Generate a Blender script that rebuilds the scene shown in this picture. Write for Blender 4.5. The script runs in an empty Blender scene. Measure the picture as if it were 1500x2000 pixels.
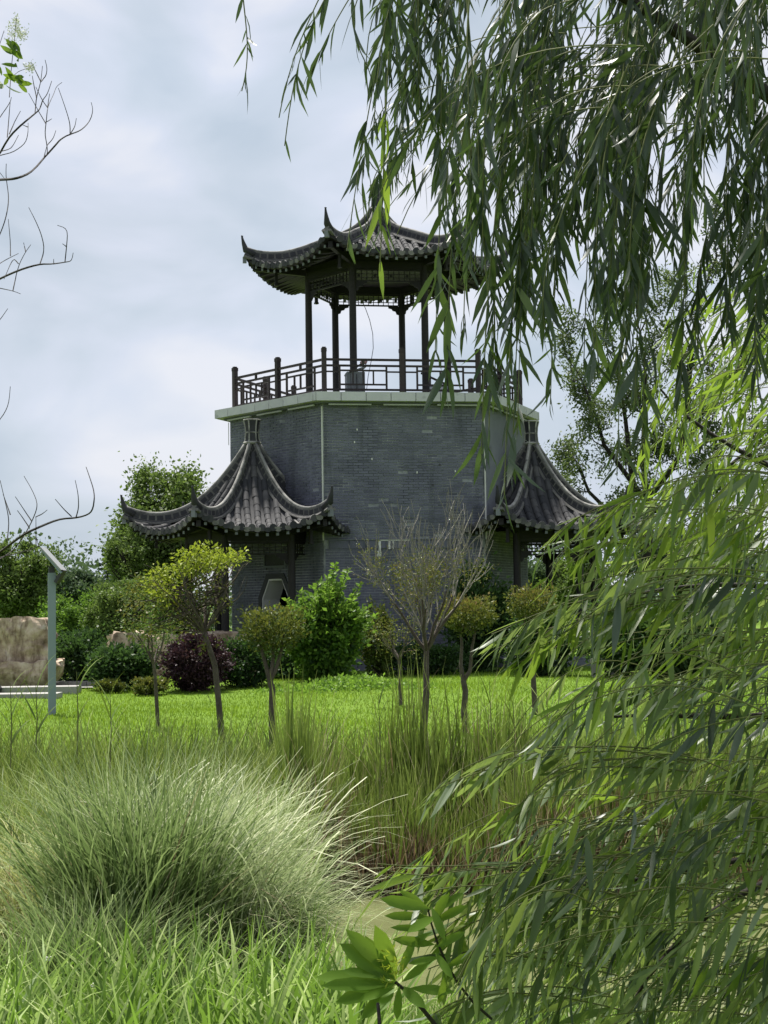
import bpy, math, random
import numpy as np
from mathutils import Vector, Matrix
R = math.radians
rng = np.random.default_rng(11)
random.seed(5)
S = bpy.context.scene
C = S.collection

# ------------------------------------------------------------------ camera
CAM_Y, CAM_Z = -41.394, 1.70
PITCH, YAW, ROLL, FOC = 0.0578, 0.0018, 0.0147, 3000.0
_cp, _sp, _cy, _sy = math.cos(PITCH), math.sin(PITCH), math.cos(YAW), math.sin(YAW)
FW = np.array([_sy * _cp, _cy * _cp, _sp]); _rt = np.array([_cy, -_sy, 0.0]); _up = np.cross(_rt, FW)
RT = math.cos(ROLL) * _rt - math.sin(ROLL) * _up
UP = math.cos(ROLL) * _up + math.sin(ROLL) * _rt
CAMP = np.array([0, CAM_Y, CAM_Z])
cd = bpy.data.cameras.new('camera'); cam = bpy.data.objects.new('camera', cd); C.objects.link(cam)
m = Matrix.Identity(4)
for i in range(3):
    m[i][0] = RT[i]; m[i][1] = UP[i]; m[i][2] = -FW[i]; m[i][3] = CAMP[i]
cam.matrix_world = m
cd.sensor_fit = 'HORIZONTAL'; cd.sensor_width = 36; cd.lens = 36 * FOC / 1500
cd.clip_start = 0.1; cd.clip_end = 3000
S.camera = cam

# ------------------------------------------------------------------ world and sun
SUN_EL, SUN_AZ = 66, -24      # azimuth measured from straight ahead, negative = to the left
w = bpy.data.worlds.new('World'); S.world = w; w.use_nodes = True
nt = w.node_tree; nt.nodes.clear()
def N(t, typ, **kw):
    n = t.nodes.new(typ)
    for k, v in kw.items():
        if k.startswith('i_'):
            key = k[2:]; key = int(key) if key.isdigit() else key
            n.inputs[key].default_value = v
        else: setattr(n, k, v)
    return n
def ramp(n, stops):
    cr = n.color_ramp
    while len(cr.elements) > 1: cr.elements.remove(cr.elements[-1])
    cr.elements[0].position = stops[0][0]; cr.elements[0].color = (*stops[0][1], 1)
    for p, c in stops[1:]:
        e = cr.elements.new(p); e.color = (*c, 1)
sky = N(nt, 'ShaderNodeTexSky', sky_type='NISHITA', sun_disc=False)
sky.sun_elevation = R(SUN_EL); sky.sun_rotation = R(SUN_AZ); sky.air_density = 1.2; sky.dust_density = 2.5
tc = N(nt, 'ShaderNodeTexCoord'); mp = N(nt, 'ShaderNodeMapping')
mp.inputs['Scale'].default_value = (1.0, 1.0, 2.0); mp.inputs['Location'].default_value = (0.36, 0.16, 0.27)
n1 = N(nt, 'ShaderNodeTexNoise', i_Scale=6.2, i_Detail=7.0, i_Roughness=0.42, i_Distortion=0.35)
r1 = N(nt, 'ShaderNodeValToRGB')
ramp(r1, [(0.38, (2.4, 2.78, 3.25)), (0.46, (2.75, 3.08, 3.55)), (0.53, (3.1, 3.35, 3.9)), (0.60, (3.65, 3.75, 4.1))])
n2 = N(nt, 'ShaderNodeTexNoise', i_Scale=2.3, i_Detail=3.0)
r2 = N(nt, 'ShaderNodeValToRGB'); ramp(r2, [(0.35, (0.92,) * 3), (0.6, (1.0,) * 3)])
mx = N(nt, 'ShaderNodeMix', data_type='RGBA')
bg = N(nt, 'ShaderNodeBackground', i_Strength=0.1); out = N(nt, 'ShaderNodeOutputWorld')
L = nt.links.new
L(tc.outputs['Generated'], mp.inputs[0]); L(mp.outputs[0], n1.inputs['Vector']); L(mp.outputs[0], n2.inputs['Vector'])
L(n1.outputs['Fac'], r1.inputs[0]); L(n2.outputs['Fac'], r2.inputs[0])
L(r2.outputs[0], mx.inputs[0]); L(sky.outputs[0], mx.inputs[6]); L(r1.outputs[0], mx.inputs[7])
L(mx.outputs[2], bg.inputs[0]); L(bg.outputs[0], out.inputs[0])
sd = bpy.data.lights.new('sun', 'SUN'); sd.energy = 4.5; sd.angle = R(3.5); sd.color = (1, 0.955, 0.88)
so = bpy.data.objects.new('sun', sd); C.objects.link(so)
_d = Vector((math.sin(R(SUN_AZ)) * math.cos(R(SUN_EL)), math.cos(R(SUN_AZ)) * math.cos(R(SUN_EL)), math.sin(R(SUN_EL))))
so.rotation_euler = _d.to_track_quat('Z', 'Y').to_euler(); so.location = _d * 60
S.view_settings.view_transform = 'Standard'; S.view_settings.look = 'None'
S.view_settings.exposure = 1.15; S.view_settings.gamma = 1.0; S.view_settings.use_curve_mapping = False
S.cycles.max_bounces = 6; S.cycles.diffuse_bounces = 3; S.cycles.glossy_bounces = 2; S.cycles.transmission_bounces = 4
S.cycles.transparent_max_bounces = 4; S.cycles.caustics_reflective = False; S.cycles.caustics_refractive = False

def at(px, py, D):
    """point seen at photo pixel (px, py), D metres ahead of the camera along +y"""
    v = FW + RT * (px - 750) / FOC - UP * (py - 1000) / FOC
    return CAMP + v * (D / v[1])
def nrm(v):
    v = np.asarray(v, float); return v / (np.linalg.norm(v, axis=-1, keepdims=True) + 1e-12)

# ------------------------------------------------------------------ object helpers
def tag(o, label=None, cat=None, group=None, kind=None):
    if label: o['label'] = label
    if cat: o['category'] = cat
    if group: o['group'] = group
    if kind: o['kind'] = kind
    return o
def empty(name, loc, label=None, cat=None, group=None, rz=0):
    o = bpy.data.objects.new(name, None); C.objects.link(o); o.location = loc; o.rotation_euler = (0, 0, rz)
    o.empty_display_size = 0.2
    return tag(o, label, cat, group)
def link(name, me, parent=None, mat=None, mw=None):
    """place mesh (in world coordinates or with world matrix mw) under parent"""
    o = bpy.data.objects.new(name, me); C.objects.link(o)
    M = mw if mw is not None else Matrix.Identity(4)
    if parent is not None:
        o.parent = parent
        P = PW.get(parent.name)
        if P is None:
            P = parent.matrix_basis.copy(); q = parent.parent
            while q is not None: P = q.matrix_basis @ P; q = q.parent
            PW[parent.name] = P
        o.matrix_basis = P.inverted() @ M
    else: o.matrix_basis = M
    return o
PW = {}
def mesh_np(name, v, f, mat, tone=None, smooth=False):
    """v (n,3); f list of faces or an int array (m,k)"""
    me = bpy.data.meshes.new(name); v = np.asarray(v, np.float32)
    if isinstance(f, np.ndarray):
        k = f.shape[1]; me.vertices.add(len(v)); me.vertices.foreach_set('co', v.ravel())
        me.loops.add(f.size); me.loops.foreach_set('vertex_index', f.astype(np.int32).ravel())
        me.polygons.add(len(f)); me.polygons.foreach_set('loop_start', np.arange(len(f), dtype=np.int32) * k)
        me.update(calc_edges=True)
    else:
        me.from_pydata(v.tolist(), [], f)
    if tone is not None:
        a = me.attributes.new('tone', 'FLOAT', 'POINT'); a.data.foreach_set('value', np.asarray(tone, np.float32))
    if smooth: me.polygons.foreach_set('use_smooth', np.ones(len(me.polygons), bool))
    me.materials.append(mat); me.update()
    return me
class MB:
    """collects pieces into one mesh"""
    def __init__(s): s.v = []; s.f = []; s.t = []; s.n = 0
    def add(s, v, f, tone=0.5):
        v = np.asarray(v, float); s.v.append(v); s.f += [tuple(int(i) + s.n for i in q) for q in f]
        s.t.append(np.full(len(v), tone)); s.n += len(v); return s
    def box(s, c, size, rz=0, tone=0.5, M=None):
        q = BOXV * np.array(size)
        if M is not None: q = q @ np.asarray(M).T
        elif rz: q = q @ np.array([[math.cos(rz), math.sin(rz), 0], [-math.sin(rz), math.cos(rz), 0], [0, 0, 1]])
        return s.add(q + np.array(c), BOXF, tone)
    def bar(s, a, b, wd, ht, tone=0.5):
        """box from a to b, width wd sideways, height ht"""
        a = np.asarray(a, float); b = np.asarray(b, float); d = nrm(b - a)
        x = np.cross(d, [0, 0, 1]); x = nrm(x) if np.linalg.norm(x) > 1e-6 else np.array([1., 0, 0]); z = np.cross(x, d)
        M = np.stack([x, d, z], 1)
        return s.box((a + b) / 2, (wd, np.linalg.norm(b - a), ht), tone=tone, M=M)
    def tube(s, pts, rad, k=6, tone=0.5, cap=True):
        v, f = tube_geo(pts, rad, k, cap); return s.add(v, f, tone)
    def prism(s, poly, z0, z1, tone=0.5):
        n = len(poly); v = [(x, y, z0) for x, y in poly] + [(x, y, z1) for x, y in poly]
        return s.add(v, [tuple(range(n))[::-1], tuple(range(n, 2 * n))] + [(i, (i + 1) % n, n + (i + 1) % n, n + i) for i in range(n)], tone)
    def mesh(s, name, mat, smooth=False):
        return mesh_np(name, np.concatenate(s.v), s.f, mat, np.concatenate(s.t), smooth)
    def build(s, name, mat, parent=None, smooth=False): return link(name, s.mesh(name, mat, smooth), parent)
BOXV = np.array([(x, y, z) for z in (-.5, .5) for x, y in ((-.5, -.5), (.5, -.5), (.5, .5), (-.5, .5))])
BOXF = [(3, 2, 1, 0), (4, 5, 6, 7), (0, 1, 5, 4), (1, 2, 6, 5), (2, 3, 7, 6), (3, 0, 4, 7)]
def tube_geo(pts, rad, k=6, cap=True):
    pts = np.asarray(pts, float); n = len(pts); rad = np.broadcast_to(np.asarray(rad, float), (n,))
    t = np.gradient(pts, axis=0); t = nrm(t); ref = np.array([0.0, 0, 1]) if abs(t[0][2]) < .9 else np.array([1.0, 0, 0])
    v = []
    for i in range(n):
        x = nrm(np.cross(t[i], ref)); ref2 = np.cross(x, t[i]); ref = ref2
        a = np.arange(k) * 2 * math.pi / k
        v.append(pts[i] + rad[i] * (np.cos(a)[:, None] * x + np.sin(a)[:, None] * ref2))
    v = np.concatenate(v); f = []
    for i in range(n - 1):
        for j in range(k): f.append((i * k + j, i * k + (j + 1) % k, (i + 1) * k + (j + 1) % k, (i + 1) * k + j))
    if cap: f.append(tuple(range(k))[::-1]); f.append(tuple((n - 1) * k + j for j in range(k)))
    return v, f

# ------------------------------------------------------------------ materials
def mat(name, stops, rough=0.8, nscale=6.0, namt=0.35, bump=0.25, bscale=40.0, spec=0.3, stain=None, tonemix=0.6, coat=0):
    """colour from a ramp driven by the piece's own tone and by noise; stain = (colour, scale, threshold, strength)"""
    M = bpy.data.materials.new(name); M.use_nodes = True; t = M.node_tree; b = t.nodes['Principled BSDF']; l = t.links.new
    b.inputs['Roughness'].default_value = rough; b.inputs['Specular IOR Level'].default_value = spec
    g = N(t, 'ShaderNodeNewGeometry'); a = N(t, 'ShaderNodeAttribute', attribute_name='tone')
    n = N(t, 'ShaderNodeTexNoise', i_Scale=nscale, i_Detail=6.0, i_Roughness=0.6); l(g.outputs['Position'], n.inputs['Vector'])
    m1 = N(t, 'ShaderNodeMath', operation='MULTIPLY_ADD'); l(n.outputs['Fac'], m1.inputs[0]); m1.inputs[1].default_value = namt * 2; m1.inputs[2].default_value = -namt
    m2 = N(t, 'ShaderNodeMath', operation='MULTIPLY_ADD'); l(a.outputs['Fac'], m2.inputs[0]); m2.inputs[1].default_value = tonemix; m2.inputs[2].default_value = (1 - tonemix) / 2
    m3 = N(t, 'ShaderNodeMath', operation='ADD', use_clamp=True); l(m1.outputs[0], m3.inputs[0]); l(m2.outputs[0], m3.inputs[1])
    r = N(t, 'ShaderNodeValToRGB'); ramp(r, stops); l(m3.outputs[0], r.inputs[0]); col = r.outputs[0]
    for sc, ssc, th, st, *stretch in (stain or []):
        n3 = N(t, 'ShaderNodeTexNoise', i_Scale=ssc, i_Detail=7.0, i_Roughness=0.62)
        if stretch:
            mq = N(t, 'ShaderNodeMapping'); mq.inputs['Scale'].default_value = (1, 1, stretch[0]); l(g.outputs['Position'], mq.inputs[0]); l(mq.outputs[0], n3.inputs['Vector'])
        else: l(g.outputs['Position'], n3.inputs['Vector'])
        rr = N(t, 'ShaderNodeMapRange', clamp=True); l(n3.outputs['Fac'], rr.inputs[0])
        rr.inputs[1].default_value = th; rr.inputs[2].default_value = th + 0.12; rr.inputs[4].default_value = st
        x = N(t, 'ShaderNodeMix', data_type='RGBA'); l(rr.outputs[0], x.inputs[0]); l(col, x.inputs[6]); x.inputs[7].default_value = (*sc, 1); col = x.outputs[2]
    l(col, b.inputs['Base Color'])
    if bump:
        n4 = N(t, 'ShaderNodeTexNoise', i_Scale=bscale, i_Detail=5.0); l(g.outputs['Position'], n4.inputs['Vector'])
        bp = N(t, 'ShaderNodeBump', i_Strength=bump, i_Distance=0.02); l(n4.outputs['Fac'], bp.inputs['Height']); l(bp.outputs[0], b.inputs['Normal'])
    return M
def leafmat(name, top, under=None, trans=0.4, tcol=None, rough=0.5, nscale=1.5, spec=0.15):
    """leaf: ramp over the leaf's own tone, paler underside, light passing through"""
    M = bpy.data.materials.new(name); M.use_nodes = True; t = M.node_tree; t.nodes.clear(); l = t.links.new
    a = N(t, 'ShaderNodeAttribute', attribute_name='tone'); g = N(t, 'ShaderNodeNewGeometry')
    n = N(t, 'ShaderNodeTexNoise', i_Scale=nscale, i_Detail=3.0); l(g.outputs['Position'], n.inputs['Vector'])
    m1 = N(t, 'ShaderNodeMath', operation='MULTIPLY_ADD', use_clamp=True); l(n.outputs['Fac'], m1.inputs[0]); m1.inputs[1].default_value = 0.5
    m0 = N(t, 'ShaderNodeMath', operation='SUBTRACT'); l(a.outputs['Fac'], m0.inputs[0]); m0.inputs[1].default_value = 0.25; l(m0.outputs[0], m1.inputs[2])
    r = N(t, 'ShaderNodeValToRGB'); k = len(top) - 1; ramp(r, [(i / k, c) for i, c in enumerate(top)]); l(m1.outputs[0], r.inputs[0])
    col = r.outputs[0]
    if under:
        x = N(t, 'ShaderNodeMix', data_type='RGBA'); l(g.outputs['Backfacing'], x.inputs[0]); l(col, x.inputs[6]); x.inputs[7].default_value = (*under, 1); col = x.outputs[2]
    p = N(t, 'ShaderNodeBsdfPrincipled', i_Roughness=max(rough, .5) if spec < .3 else rough); p.inputs['Specular IOR Level'].default_value = spec; l(col, p.inputs['Base Color'])
    tr = N(t, 'ShaderNodeBsdfTranslucent')
    hs = N(t, 'ShaderNodeMix', data_type='RGBA', blend_type='MIX', i_0=0.5); l(r.outputs[0], hs.inputs[6])
    hs.inputs[7].default_value = (*(tcol or (0.16, 0.28, 0.03)), 1); l(hs.outputs[2], tr.inputs[0])
    ms = N(t, 'ShaderNodeMixShader', i_0=trans); l(p.outputs[0], ms.inputs[1]); l(tr.outputs[0], ms.inputs[2])
    o = N(t, 'ShaderNodeOutputMaterial'); l(ms.outputs[0], o.inputs[0])
    return M
BRICK = mat('brick', [(0, (.044, .046, .062)), (.3, (.10, .102, .138)), (.6, (.142, .146, .19)), (1, (.2, .205, .245))], 0.85, 1.1, .3, .35, 60,
            stain=[((.04, .046, .056), .6, .55, .5), ((.045, .05, .058), 3.0, .54, .5, .12), ((.21, .22, .22), 3.5, .66, .3, .15)], tonemix=.5)
MORTAR = mat('mortar', [(0, (.09, .095, .11)), (.5, (.24, .25, .27)), (1, (.5, .5, .5))], .95, 2.6, .75, .3, 70, stain=[((.06, .066, .08), .8, .5, .8)])
TILE = mat('roof_tile', [(0, (.013, .014, .017)), (.4, (.031, .032, .036)), (.75, (.06, .059, .06)), (1, (.12, .112, .105))], .8, 3.5, .35, .4, 50,
           stain=[((.24, .23, .21), 3.2, .66, .6), ((.10, .06, .04), 5.0, .68, .4)])
RIDGE = mat('ridge_mortar', [(0, (.05, .05, .05)), (.5, (.12, .117, .11)), (1, (.26, .25, .23))], .9, 4, .35, .4, 45, stain=[((.05, .05, .052), 2.6, .53, .75)])
CAP = mat('ridge_cap', [(0, (.10, .10, .10)), (.5, (.2, .195, .185)), (1, (.42, .41, .37))], .85, 2.2, .6, .4, 45, stain=[((.05, .05, .05), 3.1, .5, .75)])
DARKCER = mat('dark_ceramic', [(0, (.018, .018, .022)), (1, (.05, .05, .056))], .7, 8, .3, .3, 60)
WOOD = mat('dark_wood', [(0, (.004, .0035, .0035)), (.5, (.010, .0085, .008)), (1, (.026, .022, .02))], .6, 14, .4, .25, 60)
RAILM = mat('railing_wood', [(0, (.014, .01, .010)), (.5, (.028, .02, .02)), (1, (.05, .039, .037))], .6, 10, .4, .25, 60)
SLAB = mat('deck_stone', [(0, (.33, .33, .345)), (.5, (.46, .46, .48)), (1, (.58, .58, .6))], .8, 2.5, .35, .2, 50, stain=[((.13, .14, .13), 1.9, .6, .6)])
PLASTER = mat('white_plaster', [(0, (.5, .5, .48)), (1, (.72, .71, .68))], .85, 3, .3, .1, 30)
RENDERG = mat('grey_render', [(0, (.10, .11, .125)), (.5, (.15, .16, .18)), (1, (.21, .22, .24))], .9, 1.3, .4, .2, 50, stain=[((.06, .065, .07), .8, .56, .7)])
PIPE = mat('pale_strip', [(0, (.42, .42, .4)), (1, (.62, .61, .57))], .6, 4, .3, 0)
METAL = mat('blue_grey_metal', [(0, (.15, .19, .22)), (1, (.24, .29, .33))], .45, 3, .3, .05, 30, spec=.5)
BLACKM = mat('black_metal', [(0, (.015, .015, .017)), (1, (.03, .03, .033))], .4, 5, .2, 0, spec=.5)
PANELM = mat('solar_panel_back', [(0, (.2, .21, .22)), (1, (.3, .3, .31))], .5, 5, .2, 0, spec=.5)
GREYBOX = mat('grey_cabinet', [(0, (.13, .14, .15)), (1, (.2, .21, .22))], .6, 5, .3, .1)
PINK = mat('faded_pink_cloth', [(0, (.22, .12, .12)), (1, (.32, .2, .2))], .8, 8, .3, .1)
ROCK = mat('tan_rock', [(0, (.08, .055, .04)), (.32, (.24, .175, .125)), (.6, (.44, .35, .26)), (1, (.62, .54, .44))], .9, 3.6, .9, 1.0, 7,
           stain=[((.10, .06, .04), 5.5, .52, .75, .22), ((.55, .5, .43), 4.5, .6, .6), ((.05, .035, .025), 9, .62, .7)])
PAVE = mat('pale_paving', [(0, (.2, .195, .185)), (1, (.34, .33, .31))], .85, 3, .35, .2, 40)
BARK = mat('bark', [(0, (.035, .028, .022)), (.5, (.085, .07, .055)), (1, (.16, .14, .11))], .9, 14, .5, .7, 50)
DBARK = mat('dark_bark', [(0, (.012, .01, .009)), (1, (.04, .034, .028))], .9, 14, .5, .6, 50)
PBARK = mat('pale_twig_bark', [(0, (.13, .12, .10)), (1, (.34, .32, .28))], .9, 10, .4, .5, 50)
SHOOT = mat('willow_shoot', [(0, (.07, .09, .025)), (1, (.16, .17, .06))], .6, 8, .4, 0)
WILLOW = leafmat('willow_leaf', [(.014, .026, .013), (.03, .052, .020), (.06, .095, .030), (.12, .17, .045)], (.055, .078, .055), .26, (.15, .25, .05), .42, spec=.4)  # darker copy for the upper shoots, their backlit shade put into the colour
WILLOWM = leafmat('sun_tinted_willow_leaf', [(.03, .052, .02), (.075, .115, .036), (.13, .185, .055), (.21, .27, .085)], (.18, .225, .14), .45, (.33, .45, .08), .42, spec=.4)  # lighter copy for the lower mass, daylight on the leaves painted into the colour
WILLOWB = leafmat('backlight_tinted_willow_leaf', [(.06, .11, .018), (.11, .18, .026), (.17, .25, .035), (.25, .32, .05)], (.11, .16, .07), .45, (.28, .42, .04), .45)  # yellower copy of the willow leaf, sun from behind painted into the colour
BIGLEAF = leafmat('broad_leaf', [(.05, .10, .015), (.09, .165, .02), (.15, .25, .035)], (.09, .14, .06), .42, (.3, .44, .04), .38)
DKLEAF = leafmat('dark_shrub_leaf', [(.014, .032, .012), (.034, .07, .022), (.07, .12, .035)], None, .3, (.09, .18, .03), .5)
MDLEAF = leafmat('mid_tree_leaf', [(.035, .06, .02), (.065, .105, .03), (.11, .16, .045), (.16, .22, .06)], None, .35, (.14, .22, .03), .5)
YLLEAF = leafmat('yellow_green_leaf', [(.06, .10, .015), (.13, .18, .02), (.22, .27, .03), (.31, .35, .04)], None, .4, (.30, .38, .03), .5)
BRLEAF = leafmat('bright_shrub_leaf', [(.025, .06, .015), (.06, .12, .02), (.12, .21, .03), (.22, .33, .05)], None, .38, (.22, .4, .04), .45)
PULEAF = leafmat('purple_leaf', [(.018, .011, .014), (.038, .02, .026), (.075, .04, .046)], None, .15, (.09, .04, .04), .5)
TOLEAF = leafmat('clipped_tree_leaf', [(.03, .055, .012), (.06, .095, .018), (.12, .14, .03), (.2, .13, .05)], None, .3, (.2, .2, .03), .5)
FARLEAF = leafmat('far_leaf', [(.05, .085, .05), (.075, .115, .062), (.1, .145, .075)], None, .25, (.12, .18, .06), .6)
SPRUCE = leafmat('spruce_needles', [(.02, .04, .028), (.035, .06, .04)], None, .1, (.04, .07, .03), .6)
FEATHER = leafmat('feathery_leaf', [(.03, .05, .022), (.055, .085, .035), (.09, .125, .05)], None, .35, (.16, .22, .05), .5)
LAWN = leafmat('lawn_blade', [(.11, .15, .03), (.085, .17, .016), (.14, .245, .02), (.20, .31, .03)], None, .42, (.30, .42, .03), .6, nscale=.6)
CLUMP = leafmat('silvery_grass', [(.05, .085, .025), (.13, .19, .06), (.29, .35, .15), (.58, .6, .4)], None, .3, (.22, .32, .1), .5)
OLIVE = leafmat('dry_olive_grass', [(.08, .11, .03), (.17, .21, .055), (.3, .33, .11), (.48, .47, .24)], None, .35, (.3, .32, .08), .6)
FRONTG = leafmat('foreground_grass', [(.05, .09, .018), (.10, .175, .03), (.19, .29, .055), (.42, .5, .2)], None, .35, (.22, .4, .04), .45)
REED = leafmat('reed_green', [(.035, .06, .015), (.085, .13, .028), (.16, .22, .05), (.32, .36, .12)], None, .28, (.24, .34, .04), .5)
DRYREED = leafmat('dry_reed', [(.035, .02, .014), (.10, .062, .04), (.26, .2, .13), (.5, .44, .32)], None, .25, (.3, .22, .1), .7)
FLOWER = mat('cream_flower', [(0, (.5, .5, .38)), (1, (.7, .7, .6))], .8, 5, .2, 0)

# ------------------------------------------------------------------ terrain, path, water
TH = 0.1675
def sstep(a, b, x):
    t = np.clip((x - a) / (b - a), 0, 1); return t * t * (3 - 2 * t)
def ground_z(x, y):
    x = np.asarray(x, float); D = np.asarray(y, float) - CAM_Y
    near = -0.55 * sstep(4.5, 9.0, D) + 0.55 * sstep(14.5, 19.5, D)
    basin = sstep(-0.95, -0.15, x + 0.12 * np.sin(D * 1.7)) * sstep(8.2, 10.0, D) * (1 - sstep(14.7, 16.6, D + 0.25 * np.sin(x * 1.3)))
    z = near - 1.25 * basin
    z = z + 0.05 * np.sin(x * 0.7 + 1) * np.sin(D * 0.5) * sstep(16, 20, D) * (1 - sstep(30, 34, D))
    return z
xs = np.concatenate([-np.geomspace(900, 14, 16), np.arange(-12, 12.01, 0.3), np.geomspace(14, 900, 16)])
ds = np.concatenate([[-30, -10, -3], np.arange(0, 24, 0.3), np.arange(24, 60, 1.5), np.geomspace(62, 1500, 14)])
X, DD = np.meshgrid(xs, ds); Z = ground_z(X, DD + CAM_Y)
v = np.stack([X, DD + CAM_Y, Z], -1).reshape(-1, 3); nx, ny = len(xs), len(ds)
i, j = np.meshgrid(np.arange(nx - 1), np.arange(ny - 1)); b0 = (j * nx + i).ravel()
GROUND = mat('lawn_ground', [(0, (.075, .13, .016)), (.5, (.12, .2, .02)), (1, (.17, .25, .03))], .95, .5, .35, .8, 12, spec=.1,
             stain=[((.06, .05, .03), .9, .66, .5)])
link('ground', mesh_np('ground', v, np.stack([b0, b0 + 1, b0 + nx + 1, b0 + nx], 1), GROUND, smooth=True))['kind'] = 'structure'
WM = bpy.data.materials.new('pond_water'); WM.use_nodes = True; t = WM.node_tree; b = t.nodes['Principled BSDF']
b.inputs['Roughness'].default_value = .09; b.inputs['IOR'].default_value = 1.33
n = N(t, 'ShaderNodeTexNoise', i_Scale=1.4, i_Detail=4.0); r = N(t, 'ShaderNodeValToRGB'); ramp(r, [(.35, (.115, .125, .055)), (.65, (.155, .165, .075))])
g = N(t, 'ShaderNodeNewGeometry'); t.links.new(g.outputs['Position'], n.inputs['Vector']); t.links.new(n.outputs['Fac'], r.inputs[0]); t.links.new(r.outputs[0], b.inputs['Base Color'])
n = N(t, 'ShaderNodeTexNoise', i_Scale=14.0, i_Detail=3.0); bp = N(t, 'ShaderNodeBump', i_Strength=.12, i_Distance=.02)
t.links.new(g.outputs['Position'], n.inputs['Vector']); t.links.new(n.outputs['Fac'], bp.inputs['Height']); t.links.new(bp.outputs[0], b.inputs['Normal'])
WZ = -0.98
link('pond_water', mesh_np('pond_water', [(-1.6, CAM_Y + 8, WZ), (30, CAM_Y + 8, WZ), (30, CAM_Y + 17, WZ), (-1.6, CAM_Y + 17, WZ)], [(0, 1, 2, 3)], WM))['kind'] = 'structure'

# ------------------------------------------------------------------ brick tower
def hexp(c, r, ang, z=0.0):
    a = R(ang) + TH; return np.array([c[0] + r * math.cos(a), c[1] + r * math.sin(a), z])
RW, ZD, ZDB = 4.06, 6.82, 6.61
tower = empty('brick_tower', (0, 0, 0), 'dark grey brick hexagonal tower with a pale overhanging terrace slab', 'tower')
BRL, BRH = 0.25, 0.068
def face_frame(c, r, a0):
    A, B = hexp(c, r, a0), hexp(c, r, a0 + 60); e = nrm(B - A); n_ = np.array([e[1], -e[0], 0]); return A, B, e, n_
def in_door(u, z, W):
    """door opening in the left face: chamfered rectangle, u from the middle"""
    return abs(u) < 0.60 and z < 2.30 and not (z > 1.8 and abs(u) > 0.60 - (z - 1.8) * 0.62)
core = MB(); TK = 0.34
for a0 in (0, 60, 120, 180, 240, 300):
    A, B, e, n_ = face_frame((0, 0), RW - 0.012, a0); W = np.linalg.norm(B - A); M = np.stack([e, n_, [0, 0, 1]], 1)
    def slab(u0, u1, z0, z1, tone=.5):
        core.box(A + e * (u0 + u1) / 2 - n_ * TK / 2 + np.array([0, 0, (z0 + z1) / 2]), (u1 - u0, TK, z1 - z0), M=M, tone=tone)
    if a0 != 180: slab(0.0, W, 0, ZDB)
    else:
        h = W / 2; slab(0, h - .6, 0, ZDB); slab(h + .6, W, 0, ZDB); slab(h - .6, h + .6, 2.30, ZDB)
        for s in (-1, 1):
            tri = [(h + s * .6, 1.8), (h + s * .29, 2.30), (h + s * .6, 2.30)]
            if s > 0: tri = tri[::-1]
            v = [A + e * u + np.array([0, 0, z]) for u, z in tri] + [A + e * u - n_ * TK + np.array([0, 0, z]) for u, z in tri]
            core.add(v, [(0, 1, 2), (5, 4, 3), (0, 3, 4, 1), (1, 4, 5, 2), (2, 5, 3, 0)])
core.build('wall', MORTAR, tower)
brick_meshes = []
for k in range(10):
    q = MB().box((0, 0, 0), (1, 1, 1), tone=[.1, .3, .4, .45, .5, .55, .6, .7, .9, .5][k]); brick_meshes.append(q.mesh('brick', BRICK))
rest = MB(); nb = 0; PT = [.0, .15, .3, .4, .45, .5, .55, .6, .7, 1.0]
for a0 in (180, 240, 300, 0, 60, 120):
    A, B, e, n_ = face_frame((0, 0), RW, a0); W = np.linalg.norm(B - A); M3 = np.stack([e, n_, [0, 0, 1]], 1)
    nrow = int(6.60 / BRH)
    for row in range(nrow - 1, -1, -1):
        z = (row + .5) * BRH + .01
        if 2.97 < z < 3.22 and a0 == 240: continue
        u = -BRL / 2 if row % 2 else 0.0
        while u < W - .02:
            u0, u1 = max(u, .03) + .008, min(u + BRL, W - .03) - .008; u += BRL
            if u1 - u0 < .03: continue
            uc = (u0 + u1) / 2
            if a0 == 180 and any(in_door(x - W / 2, z, W) for x in (u0 + .01, uc, u1 - .01)): continue
            rr = random.random(); lo = z < 4.3 + .8 * math.sin(uc * 2.1)
            k = (0 if rr < .045 else 9 if rr > .996 else 1 + int(random.random() * 8))
            if z < 2.95 + .25 * math.sin(uc * 3) and k > 1: k = 1 + int(random.random() * 3)  # lower bricks darker: damp dirt, with the bushes' shade painted in too
            pr = -.004 + random.random() * .007 - (.012 if rr < .03 else 0)
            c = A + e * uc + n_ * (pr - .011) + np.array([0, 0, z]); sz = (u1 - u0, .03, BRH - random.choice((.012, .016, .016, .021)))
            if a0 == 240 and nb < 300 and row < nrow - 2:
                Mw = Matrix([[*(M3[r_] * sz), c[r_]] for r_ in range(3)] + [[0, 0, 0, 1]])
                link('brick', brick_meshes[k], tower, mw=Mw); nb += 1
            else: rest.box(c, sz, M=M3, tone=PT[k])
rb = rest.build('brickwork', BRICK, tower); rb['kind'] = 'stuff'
# belt course on the front face: stone blocks
A, B, e, n_ = face_frame((0, 0), RW, 240); W = np.linalg.norm(B - A); M3 = np.stack([e, n_, [0, 0, 1]], 1)
u = .12
while u < W - .3:
    wd = min(random.choice([.36, .42, .5]), W - .1 - u)
    MB().box(A + e * (u + wd / 2) + n_ * .004 + np.array([0, 0, 3.095]), (wd - .012, .05, .2), M=M3, tone=random.random() * .5).build('belt_stone', BRICK, tower); u += wd
MB().box(A + e * W / 2 + n_ * .02 + np.array([0, 0, 3.215]), (W - .2, .07, .02), M=M3, tone=.6).build('belt_moulding', RENDERG, tower)
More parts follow.
